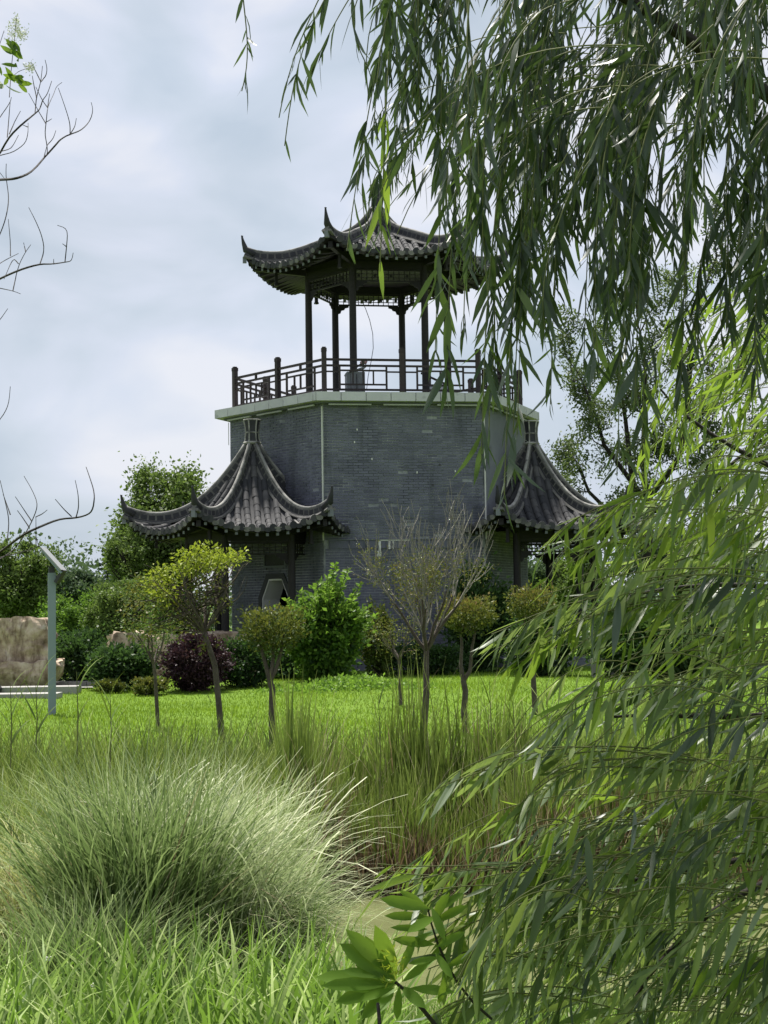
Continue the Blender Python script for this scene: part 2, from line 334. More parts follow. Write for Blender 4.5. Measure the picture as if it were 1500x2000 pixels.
# white paint stain shaped like an upturned U under the belt
st = MB()
for (u, z, a, bb) in ((1.38, 3.06, .06, .3), (1.75, 3.20, .8, .05), (1.62, 3.08, .05, .22), (1.72, 3.07, .035, .2), (1.36, 2.86, .11, .14)):
    st.box(A + e * u + n_ * .036 + np.array([0, 0, z]), (a, .006, bb), M=M3, tone=.3)
st.build('dried_paint', PLASTER, tower)
for (u, z) in ((.86, 5.93), (.79, 5.62), (1.22, 5.2), (2.35, 4.87), (3.32, 4.9), (3.2, 3.98), (3.4, 4.88)):
    MB().box(A + e * u + n_ * .008 + np.array([0, 0, z]), (.03, .01, .05), rz=0, M=M3, tone=.6).build('paint_fleck', PLASTER, tower)
for (u, z) in ((2.93, 5.06), (2.74, 4.55)):
    MB().tube([A + e * u + np.array([0, 0, z]) - n_ * .01, A + e * u + np.array([0, 0, z]) + n_ * .012], .028, 8).build('wall_hole', BLACKM, tower)
# grey render on the right-hand face, plinth, pale strips on the corners
A3, B3, e3, n3 = face_frame((0, 0), RW, 300); W = np.linalg.norm(B3 - A3); M4 = np.stack([e3, n3, [0, 0, 1]], 1)
MB().box((A3 + B3) / 2 + n3 * .018 + np.array([0, 0, 4.95]), (W - .1, .03, 3.2), M=M4).build('render_coat', RENDERG, tower)
for a in (240, 300, 0, 180):
    p = hexp((0, 0), RW + .03, a)
    MB().tube([p + [0, 0, 3.2 if a != 180 else 5.9], p + [0, 0, 6.5]], .022 if a != 180 else .01, 6, tone=.6).build('corner_strip', PIPE, tower)
for a0 in (180, 240, 300):
    A1, B1, e1, n1_ = face_frame((0, 0), RW + .06, a0); W1 = np.linalg.norm(B1 - A1); M5 = np.stack([e1, n1_, [0, 0, 1]], 1)
    if a0 != 180: MB().box((A1 + B1) / 2 - n1_ * .02 + np.array([0, 0, .2]), (W1 - .06, .1, .42), M=M5, tone=.2).build('plinth', BRICK, tower)
    for f in (.17, .5, .83):
        MB().box(A1 + e1 * W1 * f + n1_ * .10 + np.array([0, 0, 6.535]), (1.06, .05, .035), M=M5, tone=.3).build('light_strip', SLAB, tower)
# doorway: white reveal and dark surround
A, B, e, n_ = face_frame((0, 0), RW, 180); W = np.linalg.norm(B - A); h = W / 2
prof = [(-.6, 0), (-.6, 1.8), (-.29, 2.3), (.29, 2.3), (.6, 1.8), (.6, 0)]
def strip(poly, inner, d0, d1, name, mt):
    q = MB(); pts = []
    for (u, z), (ui, zi) in zip(poly, inner):
        for uu, zz, dd in ((u, z, d0), (ui, zi, d0), (ui, zi, d1), (u, z, d1)): pts.append(A + e * (h + uu) + n_ * dd + np.array([0, 0, zz]))
    f = []
    for k in range(len(poly) - 1):
        for a_ in range(4):
            b_ = (a_ + 1) % 4; f.append((4 * k + a_, 4 * k + b_, 4 * k + 4 + b_, 4 * k + 4 + a_))
    f += [(0, 3, 2, 1), tuple(4 * (len(poly) - 1) + a_ for a_ in (0, 1, 2, 3))]
    q.add(pts, f); q.build(name, mt, tower)
inn = [(-.56, 0), (-.56, 1.78), (-.27, 2.26), (.27, 2.26), (.56, 1.78), (.56, 0)]
strip(prof, inn, .012, -.52, 'door_reveal', PLASTER)
outp = [(-.74, 0), (-.74, 1.85), (-.37, 2.44), (.37, 2.44), (.74, 1.85), (.74, 0)]
strip(outp, [(u * 1.0, z) for u, z in prof], .03, -.01, 'door_surround', DARKCER)
M5 = np.stack([e, n_, [0, 0, 1]], 1)
MB().box(A + e * h + n_ * .006 + np.array([0, 0, 2.78]), (.86, .03, .30), M=M5).build('plaque', DARKCER, tower)
for sx, sz, w_, h_ in ((0, .17, .96, .05), (0, -.17, .96, .05), (-.455, 0, .05, .30), (.455, 0, .05, .30)):
    MB().box(A + e * (h + sx) + n_ * .022 + np.array([0, 0, 2.78 + sz]), (w_, .05, h_), M=M5, tone=.2).build('plaque_frame', RENDERG, tower)
MB().prism([tuple(hexp((0, 0), RW - .45, a)[:2]) for a in range(0, 360, 60)], -.05, .06).build('floor', RENDERG, tower)
# terrace slab and its fascia stones
hx = lambda r: [tuple(hexp((0, 0), r, a)[:2]) for a in range(0, 360, 60)]
MB().prism(hx(4.40), 6.63, 6.80).build('terrace_slab', SLAB, tower)
MB().prism(hx(4.22), 6.56, 6.628, tone=.1).build('under_slab', RENDERG, tower)
for a0 in range(0, 360, 60):
    A1, B1, e1, n1_ = face_frame((0, 0), 4.4507, a0); W1 = np.linalg.norm(B1 - A1); M6 = np.stack([e1, n1_, [0, 0, 1]], 1); u = 0
    while u < W1 - .05:
        wd = min(.62, W1 - u)
        MB().box(A1 + e1 * (u + wd / 2) - n1_ * .17 + np.array([0, 0, 6.715]), (wd - .018, .36, .218 + random.uniform(-.003, .003)), M=M6, tone=random.uniform(.2, .85)).build('fascia_stone', SLAB, tower)
        u += wd

# ------------------------------------------------------------------ terrace railing
rail = empty('terrace_railing', (0, 0, ZD), 'dark wooden lattice railing round the tower terrace', 'railing')
RP = 3.909
for a0 in range(0, 360, 60):
    A1, B1, e1, n1_ = face_frame((0, 0), RP, a0); W1 = np.linalg.norm(B1 - A1); M6 = np.stack([e1, n1_, [0, 0, 1]], 1)
    z0 = np.array([0, 0, ZD])
    for s in (0, .5):
        q = MB().box(A1 + e1 * W1 * s + z0 + [0, 0, .53], (.115, .115, 1.06), M=M6, tone=random.random())
        q.box(A1 + e1 * W1 * s + z0 + [0, 0, 1.105], (.13, .13, .09), M=M6, tone=.6); q.box(A1 + e1 * W1 * s + z0 + [0, 0, 1.165], (.09, .09, .03), M=M6, tone=.6)
        q.build('post', RAILM, rail)
        P0 = A1 + e1 * (W1 * s + .058) + z0; wd = W1 / 2 - .116
        def hb(u0, u1, z, t_=.05, d=.05): MB().box(P0 + e1 * (u0 + u1) / 2 + [0, 0, z], (u1 - u0, d, t_), M=M6, tone=random.random()).build('rail', RAILM, rail)
        def vb(u, za, zb, t_=.045): MB().box(P0 + e1 * u + [0, 0, (za + zb) / 2], (t_, .044, zb - za), M=M6, tone=random.random()).build('baluster', RAILM, rail)
        hb(0, wd, .87, .055, .06); hb(0, wd, .72); hb(0, wd, .12)
        vb(wd * .5, .745, .843, .06); l, r_ = wd * .18, wd * .82
        vb(l, .145, .695); vb(r_, .145, .695); hb(l + .022, r_ - .022, .6, .04); hb(l + .022, r_ - .022, .25, .04); hb(0, l - .022, .57, .035); hb(r_ + .022, wd, .57, .035)
        for f in (.36, .5, .64): vb(wd * f, .27, .58, .035)

# ------------------------------------------------------------------ pavilions
def interp(xs_, ys_):
    xs_, ys_ = np.array(xs_), np.array(ys_)
    def f(x):
        x = np.asarray(x, float); k = np.clip(np.searchsorted(xs_, x) - 1, 0, len(xs_) - 2)
        m_ = np.gradient(ys_, xs_); h_ = xs_[k + 1] - xs_[k]; t_ = (x - xs_[k]) / h_
        return ((2 * t_**3 - 3 * t_**2 + 1) * ys_[k] + (t_**3 - 2 * t_**2 + t_) * h_ * m_[k] + (-2 * t_**3 + 3 * t_**2) * ys_[k + 1] + (t_**3 - t_**2) * h_ * m_[k + 1])
    return f
_tile_cache = {}
def tile_mesh(r, ln, tone, eave):
    key = (round(r, 3), round(ln, 3), tone, eave)
    if key in _tile_cache: return _tile_cache[key]
    q = MB(); k = 6; v = []
    for y, rr in ((0.0, r * .90), (ln + .012, r * 1.04)):
        for a in range(k + 1):
            th = math.pi * a / k; v.append((rr * math.cos(th), y, rr * 1.0 * math.sin(th)))
    f = [(a, a + 1, k + 2 + a, k + 1 + a) for a in range(k)] + [tuple(range(k + 1, 2 * k + 2))]
    if eave:
        v += [(rr_ * math.cos(t_), ln + .02, rr_ * math.sin(t_) + .012) for t_ in np.arange(12) * math.pi / 6 for rr_ in (r * 1.08,)]
        v += [(rr_ * math.cos(t_), ln - .02, rr_ * math.sin(t_) + .012) for t_ in np.arange(12) * math.pi / 6 for rr_ in (r * 1.08,)]
        o = 2 * k + 2; f += [tuple(o + i for i in range(12))] + [(o + i, o + (i + 1) % 12, o + 12 + (i + 1) % 12, o + 12 + i) for i in range(12)]
    _tile_cache[key] = q.add(v, f, tone).mesh('cover_tile', TILE); return _tile_cache[key]
_drip = {}
def drip_mesh(w_, tone):
    if tone in _drip: return _drip[tone]
    n = 6; v = []
    for yy in (0, .018):
        v += [(-w_ / 2, yy, .03)] + [(-w_ / 2 * math.cos(math.pi * i / n), yy, -.085 * math.sin(math.pi * i / n) ** .8) for i in range(n + 1)] + [(w_ / 2, yy, .03)]
    m_ = n + 3
    f = [tuple(range(m_)), tuple(range(2 * m_ - 1, m_ - 1, -1))] + [(i, m_ + i, m_ + (i + 1) % m_, (i + 1) % m_) for i in range(m_)]
    _drip[tone] = MB().add(v, f, tone).mesh('drip_tile', RIDGE if tone > .5 else TILE); return _drip[tone]

def pavilion(c, RT_, RE, ridge, spike_z, mid_drop, zf, rc, zcol, zbeam, zl0, zl1, label, fin, maxtiles=300, cols=range(6), base=None, faces_near=(180, 240, 300), group=None, side=1, skip=()):
    p = empty('hexagonal_pavilion', (c[0], c[1], zf), label, 'pavilion', group)
    sur = lambda r: ridge(r) - .29
    ap = RE * math.cos(R(30)); SP = .245
    def eave(u, s): # u along apothem 0..1, s -1..1
        r = u * RE; return sur(r) - mid_drop * u ** 2.2 * (1 - np.abs(s) ** 2.4)
    cnt = 0; more = MB()
    for a0 in range(0, 360, 60):
        ang = R(a0 + 30) + TH; nv = np.array([math.cos(ang), math.sin(ang), 0]); ev = np.array([-nv[1], nv[0], 0])
        def P(a, t_, dz=0.0):
            u = a / ap; s = 0 if a < 1e-6 else np.clip(t_ / (a * math.tan(R(30))), -1, 1)
            bulge = 1 - .035 * (1 - s * s) * u
            return np.array([c[0], c[1], 0]) + nv * a * bulge + ev * t_ + np.array([0, 0, float(eave(u, s)) + dz])
        # sheet of pan tiles and the soffit under it
        NU, NS = 16, 16; v = []; th_ = .06
        for k in range(NU + 1):
            a = .12 + (ap - .12) * k / NU
            for q_ in range(NS + 1): v.append(P(a, (2 * q_ / NS - 1) * a * math.tan(R(30))))
        f = [(k * (NS + 1) + q_, (k + 1) * (NS + 1) + q_, (k + 1) * (NS + 1) + q_ + 1, k * (NS + 1) + q_ + 1) for k in range(NU) for q_ in range(NS)]
        MB().add(v, f, .45).build('roof_slope', TILE, p, smooth=True)
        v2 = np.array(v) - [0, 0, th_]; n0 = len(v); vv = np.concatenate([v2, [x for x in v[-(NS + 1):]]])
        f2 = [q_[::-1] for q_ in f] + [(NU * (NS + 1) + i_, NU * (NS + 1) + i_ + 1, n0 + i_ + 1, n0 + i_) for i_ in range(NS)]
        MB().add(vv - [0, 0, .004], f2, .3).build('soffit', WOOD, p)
        # rafters with paler sawn ends
        nr = int(RE / .26)
        for k in range(nr):
            t_ = ((k + .5) / nr - .5) * RE * .92
            a1 = ap - .10; aa = max(abs(t_) / math.tan(R(30)) + .05, ap * .55)
            if a1 - aa < .1: continue
            q = MB().bar(P(aa, t_, -.12), P(a1, t_, -.12), .07, .075, .3); q.build('rafter', WOOD, p)
            ee = P(a1 + .012, t_, -.12); MB().box(ee, (.065, .02, .07), M=np.stack([ev, nv, [0, 0, 1]], 1), tone=.6).build('rafter_end', RENDERG, p)
        # rows of cover tiles
        nrow = int(RE / 2 / SP); near = a0 in faces_near
        for k in range(-nrow, nrow + 1):
            t_ = k * SP; a = abs(t_) / math.tan(R(30)) + .14
            nseg = max(1, int((ap - a) / .185)); ln = (ap - a) / nseg
            if ap - a < .05: continue
            for s_ in range(nseg):
                x0_, x1_ = P(a + ln * s_, t_), P(a + ln * (s_ + 1), t_); d = x1_ - x0_; Ln = np.linalg.norm(d); d = d / Ln
                up_ = nrm(np.cross(-ev, d)) if np.cross(-ev, d)[2] > 0 else nrm(np.cross(ev, d)); xx = np.cross(d, up_)
                lastt = s_ == nseg - 1; tone = random.choice([.15, .35, .45, .55, .7, .95])
                jit = random.uniform(-.006, .006)
                me = tile_mesh(.082, round(Ln + .01, 2), tone, lastt); o_ = x0_ + up_ * .012 + xx * jit
                Mw = Matrix([[xx[r_], d[r_], up_[r_], o_[r_]] for r_ in range(3)] + [[0, 0, 0, 1]])
                if near and cnt < maxtiles: link('cover_tile', me, p, mw=Mw); cnt += 1
                else:
                    vs = np.array([vv_.co[:] for vv_ in me.vertices]); W4 = np.array(Mw)
                    more.add(vs @ W4[:3, :3].T + W4[:3, 3], [tuple(pl.vertices) for pl in me.polygons], tone)
            # drip tile between this row and the next
            tm = t_ + SP / 2
            if abs(tm) < RE / 2 - .05:
                x1_ = P(ap + .015, tm, .0); Mw = Matrix([[ev[r_], nv[r_], (0, 0, 1)[r_], x1_[r_]] for r_ in range(3)] + [[0, 0, 0, 1]])
                link('drip_tile', drip_mesh(.17, random.choice([.35, .55, .75])), p, mw=Mw)
            if near and random.random() < .35 and abs(tm) < RE / 2 - .35:   # strips of pale mortar left in a gutter
                a_m = ap * random.uniform(.62, .8); MB().bar(P(a_m, tm, .02), P(ap - .03, tm, .02), .045, .03, .8).build('mortar_strip', RIDGE, p)
            if near and random.random() < .3 and abs(t_) < RE / 2 - .3:
                arc = [P(ap - .03, t_) + ev * .088 * math.cos(x_) + np.array([0, 0, .088 * math.sin(x_) + .02]) for x_ in np.linspace(.3, math.pi - .3, 7)]
                MB().tube(arc, .014, 5, .8).build('mortar_arc', CAP, p)
        # beams, hanging lattice, ceiling
        A1, B1, e1, n1_ = face_frame(c, rc, a0); W1 = np.linalg.norm(B1 - A1); M6 = np.stack([e1, n1_, [0, 0, 1]], 1); mid = (A1 + B1) / 2
        if a0 in skip: continue
        MB().box(mid + [0, 0, (zbeam + zcol) / 2], (W1 - .12, .14, zcol - zbeam), M=M6, tone=.4).build('beam', WOOD, p)
        MB().box(mid + [0, 0, zbeam - .03], (W1 - .12, .09, .045), M=M6, tone=.7).build('beam', WOOD, p)
        MB().box(mid + [0, 0, zcol + .09], (W1 + .1, .10, .16), M=M6, tone=.2).build('eave_purlin', WOOD, p)
        lw = W1 - .2; lat = MB()
        lat.box(mid + [0, 0, zl0], (lw, .045, .04), M=M6, tone=.6)
        g_ = (zl1 - zl0); ncell = int(lw / (g_ * .5)); cw = lw / ncell
        for k in range(ncell + 1): lat.box(mid + e1 * (k * cw - lw / 2) + [0, 0, (zl0 + zl1) / 2], (.018, .03, g_), M=M6)
        for fz in (.33, .66, 1.0): lat.box(mid + [0, 0, zl0 + g_ * fz], (lw, .03, .018), M=M6)
        for k in range(0, ncell, 3): lat.box(mid + e1 * ((k + .5) * cw - lw / 2) + [0, 0, zl0 + g_ * .5], (cw * .55, .026, g_ * .22), M=M6)
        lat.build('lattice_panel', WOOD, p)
        for s_ in (-1, 1):  # carved bracket under each end
            prof_ = [(0, 0), (.30, 0), (.29, -.05), (.2, -.07), (.17, -.12), (.09, -.14), (.06, -.22), (0, -.24)]
            bs = mid + e1 * s_ * (W1 / 2 - .09) + [0, 0, zl0 - .02]
            v = [bs - e1 * s_ * x_ + n1_ * dd + np.array([0, 0, z_]) for dd in (-.02, .02) for x_, z_ in prof_]; m_ = len(prof_)
            MB().add(v, [tuple(range(m_)), tuple(range(2 * m_ - 1, m_ - 1, -1))] + [(i_, (i_ + 1) % m_, m_ + (i_ + 1) % m_, m_ + i_) for i_ in range(m_)]).build('bracket', WOOD, p)
    if more.n: more.build('roof_tiles', TILE, p)['kind'] = 'stuff'
    MB().prism([tuple(hexp(c, rc - .02, a)[:2]) for a in range(0, 360, 60)], zcol + .0, zcol + .05, .2).build('ceiling', WOOD, p)
    for k in cols:
        b0 = hexp(c, rc, 60 * k)
        MB().tube([b0 + [0, 0, zf + .1], b0 + [0, 0, (zf + zcol) / 2], b0 + [0, 0, zcol]], [.098, .096, .09], 14, random.uniform(.5, .9)).build('column', WOOD, p, smooth=False)
        MB().tube([b0 + [0, 0, zf], b0 + [0, 0, zf + .05], b0 + [0, 0, zf + .12]], [.15, .16, .12], 12, .5).build('column_base', RENDERG, p)
    # ridges
    for a in range(0, 360, 60):
        rr = np.linspace(.16, RT_ - .12, 26); dirv = hexp((0, 0), 1, a); nn = np.array([-dirv[1], dirv[0], 0])
        top = np.array([c[0], c[1], 0]) + dirv * rr[:, None] + np.stack([rr * 0, rr * 0, ridge(rr)], 1)
        tang = nrm(np.gradient(top, axis=0)); upv = np.cross(nn, tang); upv *= np.sign(upv[:, 2:3])
        hh = np.interp(rr, [0, .6, RT_], [.22, .26, .27]); v = []
        for i_ in range(26):
            for sx, dz in ((-.055, -hh[i_]), (.055, -hh[i_]), (.055, -.02), (-.055, -.02)): v.append(top[i_] + nn * sx + upv[i_] * dz)
        f = [(4 * i_ + a_, 4 * i_ + (a_ + 1) % 4, 4 * i_ + 4 + (a_ + 1) % 4, 4 * i_ + 4 + a_) for i_ in range(25) for a_ in range(4)] + [(3, 2, 1, 0), (100, 101, 102, 103)]
        MB().add(v, f, .5).build('ridge', RIDGE, p)
        MB().tube(top, .042, 8, .6).build('ridge_cap', CAP, p, smooth=True)
        for s_ in (-1, 1): MB().tube(top + nn * s_ * .062 - upv * (hh[:, None] - .065), .024, 5, .3).build('ridge_moulding', DARKCER, p)
        mf = [top + nn * s_ * .09 - upv * (hh[:, None] - .02) for s_ in (-1, 1)]
        for q_ in mf: MB().tube(q_, .045, 5, .5).build('mortar_bedding', RIDGE, p)
        L_ = np.concatenate([[0], np.cumsum(np.linalg.norm(np.diff(top, axis=0), axis=1))]); nbk = int(L_[-1] / .185)
        for k in range(nbk):
            i0, i1 = np.interp([(k + .12) / nbk * L_[-1], (k + .88) / nbk * L_[-1]], L_, np.arange(26))
            g = lambda x_, arr: np.array([np.interp(x_, np.arange(26), arr[:, q_]) for q_ in range(3)])
            v = []
            for ii in (i0, i1):
                T_, U_ = g(ii, top), g(ii, upv); H_ = np.interp(ii, np.arange(26), hh)
                for sx, dz in ((-.061, -H_ + .10), (.061, -H_ + .10), (.061, -.058), (-.061, -.058)): v.append(T_ + nn * sx + U_ * dz)
            MB().add(v, [(0, 1, 2, 3), (7, 6, 5, 4), (0, 4, 5, 1), (1, 5, 6, 2), (2, 6, 7, 3), (3, 7, 4, 0)], random.random()).build('ridge_brick', DARKCER, p)
        # upturned horn
        t0 = top[-1]; hz = spike_z - t0[2]
        pts = [t0 - tang[-1] * .25 - upv[-1] * .1, t0 + dirv * .03 + [0, 0, -.05], t0 + dirv * .08 + [0, 0, hz * .35], t0 + dirv * .11 + [0, 0, hz * .7], t0 + dirv * .125 + [0, 0, hz * .93], t0 + dirv * .12 + [0, 0, hz]]
        MB().tube(pts, [.10, .09, .055, .034, .025, .034], 8, .3).build('horn', DARKCER, p, smooth=True)
        MB().box(t0 + dirv * .06 - [0, 0, .33], (.1, .1, .16), rz=R(a) + TH, tone=.7).build('corner_block', RENDERG, p)
        k0 = np.array([c[0], c[1], 0]) + dirv * rc + [0, 0, zcol]; k1 = np.array([c[0], c[1], 0]) + dirv * (RT_ - .28) + [0, 0, float(ridge(RT_ - .3)) - .47]
        MB().bar(k0, k1, .12, .16, .3).build('corner_rafter', WOOD, p)
        hp = k0 * .42 + k1 * .58
        q = MB().box(hp - [0, 0, .22], (.075, .075, .34), rz=R(a) + TH, tone=.4); q.box(hp - [0, 0, .4], (.1, .1, .05), rz=R(a) + TH, tone=.6); q.build('hanging_post', WOOD, p)
    # crown finial: six flared panels with pale ribs
    zb, zt = fin; fs_ = .8 if c[0] == 0 else 1.0; rp = [(.0, .20), (.12, .175 * fs_), (.45, .16 * fs_), (.75, .175 * fs_), (1.0, .21 * fs_)]; hx6 = [hexp((0, 0), 1, a) for a in range(0, 360, 60)]; q = MB(); v = []
    for f_, r_ in rp: v += [np.array([c[0], c[1], zb + (zt - zb) * f_]) + d_ * r_ for d_ in hx6]
    f = [(6 * i_ + a_, 6 * i_ + (a_ + 1) % 6, 6 * i_ + 6 + (a_ + 1) % 6, 6 * i_ + 6 + a_) for i_ in range(4) for a_ in range(6)] + [tuple(range(24, 30))]
    q.add(v, f, .4).build('finial', DARKCER, p)
    for a_ in range(6): MB().tube([v[6 * i_ + a_] for i_ in range(5)], .022, 5, .8).build('finial_rib', CAP, p)
    for i_ in (0, 2, 4): MB().tube([v[6 * i_ + a_ % 6] for a_ in range(7)], .02 if i_ else .035, 5, .75).build('finial_band', CAP, p)
    if base:
        MB().prism([tuple(hexp(c, rc + .35, a)[:2]) for a in range(0, 360, 60)], -.1, zf).build('plinth', RENDERG, p)
    return p

low = interp([0, .15, .3, .57, .9, 1.19, 1.6, 2.14, 2.5, 2.9, 3.3], [6.05, 5.76, 5.52, 5.14, 4.74, 4.46, 4.17, 3.98, 3.96, 4.03, 4.18])
hi = interp([0, .15, .3, .6, .9, 1.3, 1.6, 2.15, 2.6, 3.0, 3.4, 3.7], [12.75, 12.42, 12.2, 11.90, 11.73, 11.56, 11.45, 11.24, 11.13, 11.11, 11.16, 11.28])
pav = pavilion
O_ = 4.2044
cA = (O_ * math.cos(R(210) + TH), O_ * math.sin(R(210) + TH)); cB = (O_ * math.cos(R(330) + TH), O_ * math.sin(R(330) + TH))
pav(cA, 3.27, 3.16, low, 4.43, .40, .15, 1.62, 3.42, 3.2, 2.88, 3.14, 'low hexagonal tiled pavilion over the doorway on the left of the tower', (5.74, 6.32), base=1, group='tiled hexagonal pavilions', cols=(3, 4, 5, 2), skip=(0, 60))
pav(cB, 3.27, 3.16, low, 4.43, .40, .15, 1.62, 3.42, 3.2, 2.88, 3.14, 'low hexagonal tiled pavilion against the right side of the tower, half behind willow leaves', (5.74, 6.32), base=1, group='tiled hexagonal pavilions', faces_near=(240, 300, 180), cols=(0, 1, 4, 5), skip=(120, 180))
pav((0, 0), 3.68, 3.56, hi, 11.55, .42, ZD, 1.907, 10.55, 10.36, 10.04, 10.32, 'open hexagonal pavilion with six columns standing on the tower terrace', (12.38, 13.04), group='tiled hexagonal pavilions')

# ------------------------------------------------------------------ things on the terrace
cabn = empty('cabinet', (0, 0, 0)); cabn.location = (-.62, -2.6, ZD)
tag(cabn, 'grey cabinet with sloping lid behind the terrace railing', 'cabinet')
MB().box((-.62, -2.6, ZD + .34), (.46, .4, .68), rz=.16, tone=.4).build('body', GREYBOX, cabn)
MB().bar((-.86, -2.64, ZD + .63), (-.36, -2.56, ZD + .82), .42, .035, .6).build('lid', GREYBOX, cabn)
for k in (-.1, .05): MB().box((-.62 + k, -2.81, ZD + .34), (.015, .02, .56), rz=.16).build('seam', BLACKM, cabn)
MB().bar((-.75, -2.85, ZD + .66), (-.42, -2.8, ZD + .90), .05, .04).build('handle_bar', RAILM, cabn)
MB().tube([(-.46, -2.82, ZD + .88), (-.38, -2.8, ZD + .93), (-.31, -2.79, ZD + .9)], [.05, .06, .05], 8).build('wrapped_grip', PINK, cabn)
cab2 = empty('cabinet', (1.52, -1.0, ZD), 'low grey cabinet with a slanted frame, near the right columns', 'cabinet')
MB().box((1.52, -1.0, ZD + .26), (.52, .4, .52), rz=.16, tone=.5).build('body', GREYBOX, cab2)
MB().bar((1.1, -1.2, ZD + .86), (1.85, -1.1, ZD + .52), .05, .05).build('slanted_bar', RAILM, cab2)
MB().box((1.5, -1.21, ZD + .4), (.36, .02, .16), rz=.16, tone=.7).build('label_plate', SLAB, cab2)
cable = MB().tube([at(x_, y_, 40.4) for x_, y_ in ((706, 585), (714, 603), (722, 625), (728, 652), (729, 680), (725, 705), (719, 735), (716, 762))], .009, 5).build('cable', BLACKM)
tag(cable, 'thin black cable hanging in a curve between the terrace columns', 'cable')

# ------------------------------------------------------------------ foliage tools
def frames(d, roll=None, r=rng):
    """orthonormal frames for directions d (n,3): columns x, d, z"""
    d = nrm(d); n = len(d); ref = nrm(r.normal(size=(n, 3)) if roll is None else roll)
    x = nrm(np.cross(d, ref)); z = np.cross(x, d); return np.stack([x, d, z], 2)
def leaf_tpl(st=((.16, .62), (.42, 1), (.72, .72)), fold=.22):
    v = [(0, 0, 0)]
    for y, w_ in st: v += [(-w_ / 2, y, fold * w_ / 2), (0, y, 0), (w_ / 2, y, fold * w_ / 2)]
    v.append((0, 1, 0)); f = [(0, 2, 1), (0, 3, 2)]; n = len(st)
    for k in range(n - 1):
        a = 1 + 3 * k; f += [(a, a + 1, a + 4), (a, a + 4, a + 3), (a + 1, a + 2, a + 5), (a + 1, a + 5, a + 4)]
    a = 1 + 3 * (n - 1); t_ = len(v) - 1; f += [(a, a + 1, t_), (a + 1, a + 2, t_)]
    return np.array(v, float), np.array(f)
LT = leaf_tpl(); LT1 = (np.array([(0, 0, 0), (-.5, .5, .1), (.5, .5, .1), (0, 1, 0)], float), np.array([(0, 2, 1), (1, 2, 3)]))
LT2 = leaf_tpl(((.45, 1),), .2)
def leaves(pos, d, ln, wd, tone, tpl=LT1, bend=0.0, roll=None):
    """arrays of leaves -> verts, tris, tone"""
    pos = np.asarray(pos, float); n = len(pos); F = frames(d, roll); v0, f0 = tpl
    L_ = np.broadcast_to(ln, (n,))[:, None]; W_ = np.broadcast_to(wd, (n,))[:, None]; B_ = np.broadcast_to(bend, (n,))[:, None]
    x = v0[None, :, 0] * W_; y = v0[None, :, 1] * L_; z = v0[None, :, 2] * W_ - B_ * L_ * v0[None, :, 1] ** 2
    P = pos[:, None, :] + x[..., None] * F[:, None, :, 0] + y[..., None] * F[:, None, :, 1] + z[..., None] * F[:, None, :, 2]
    f = f0[None] + (np.arange(n) * len(v0))[:, None, None]
    return P.reshape(-1, 3), f.reshape(-1, 3), np.repeat(np.broadcast_to(tone, (n,)), len(v0))
def leafmesh(name, parts, m_, parent=None, smooth=False):
    vs, fs, ts, o = [], [], [], 0
    for v, f, t_ in parts: vs.append(v); fs.append(f + o); ts.append(t_); o += len(v)
    return link(name, mesh_np(name, np.concatenate(vs), np.concatenate(fs), m_, np.concatenate(ts), smooth), parent)
def blades(base, az, ln, wd, lean, curl, tone, ns=5, twist=None, tipw=.08, tipt=.35):
    """grass blades: start at base, go up with initial lean towards az and curl further over"""
    n = len(base); ln, wd, lean, curl, tone, az = [np.broadcast_to(a, (n,)) for a in (ln, wd, lean, curl, tone, az)]
    h = np.stack([np.cos(az), np.sin(az), np.zeros(n)], 1); side = np.stack([-np.sin(az), np.cos(az), np.zeros(n)], 1)
    if twist is not None:
        tw = np.broadcast_to(twist, (n,))[:, None]; side = side * np.cos(tw) + h * np.sin(tw)
    p = np.asarray(base, float).copy(); vs = []
    for k in range(ns + 1):
        s = k / ns; w_ = wd * (tipw + (1 - tipw) * min(1, (1 - s) * 1.9)) * (.6 + .4 * min(1, s * 5)); 
        vs.append(np.stack([p - side * w_[:, None] / 2, p + side * w_[:, None] / 2], 1))
        ang = lean + curl * s ** 1.4; dvec = h * np.sin(ang)[:, None] + np.array([0, 0, 1]) * np.cos(ang)[:, None]
        p = p + dvec * (ln / ns)[:, None]
    V = np.stack(vs, 1).reshape(n, -1, 3); m_ = 2 * (ns + 1); f = []
    for k in range(ns): f += [(2 * k, 2 * k + 1, 2 * k + 3), (2 * k, 2 * k + 3, 2 * k + 2)]
    f = np.array(f)[None] + (np.arange(n) * m_)[:, None, None]
    tt = np.clip(tone[:, None] + tipt * (np.repeat(np.arange(ns + 1), 2) / ns - .5)[None], 0, 1)
    return V.reshape(-1, 3), f.reshape(-1, 3), tt.ravel()
U = lambda a, b, n: rng.uniform(a, b, n)

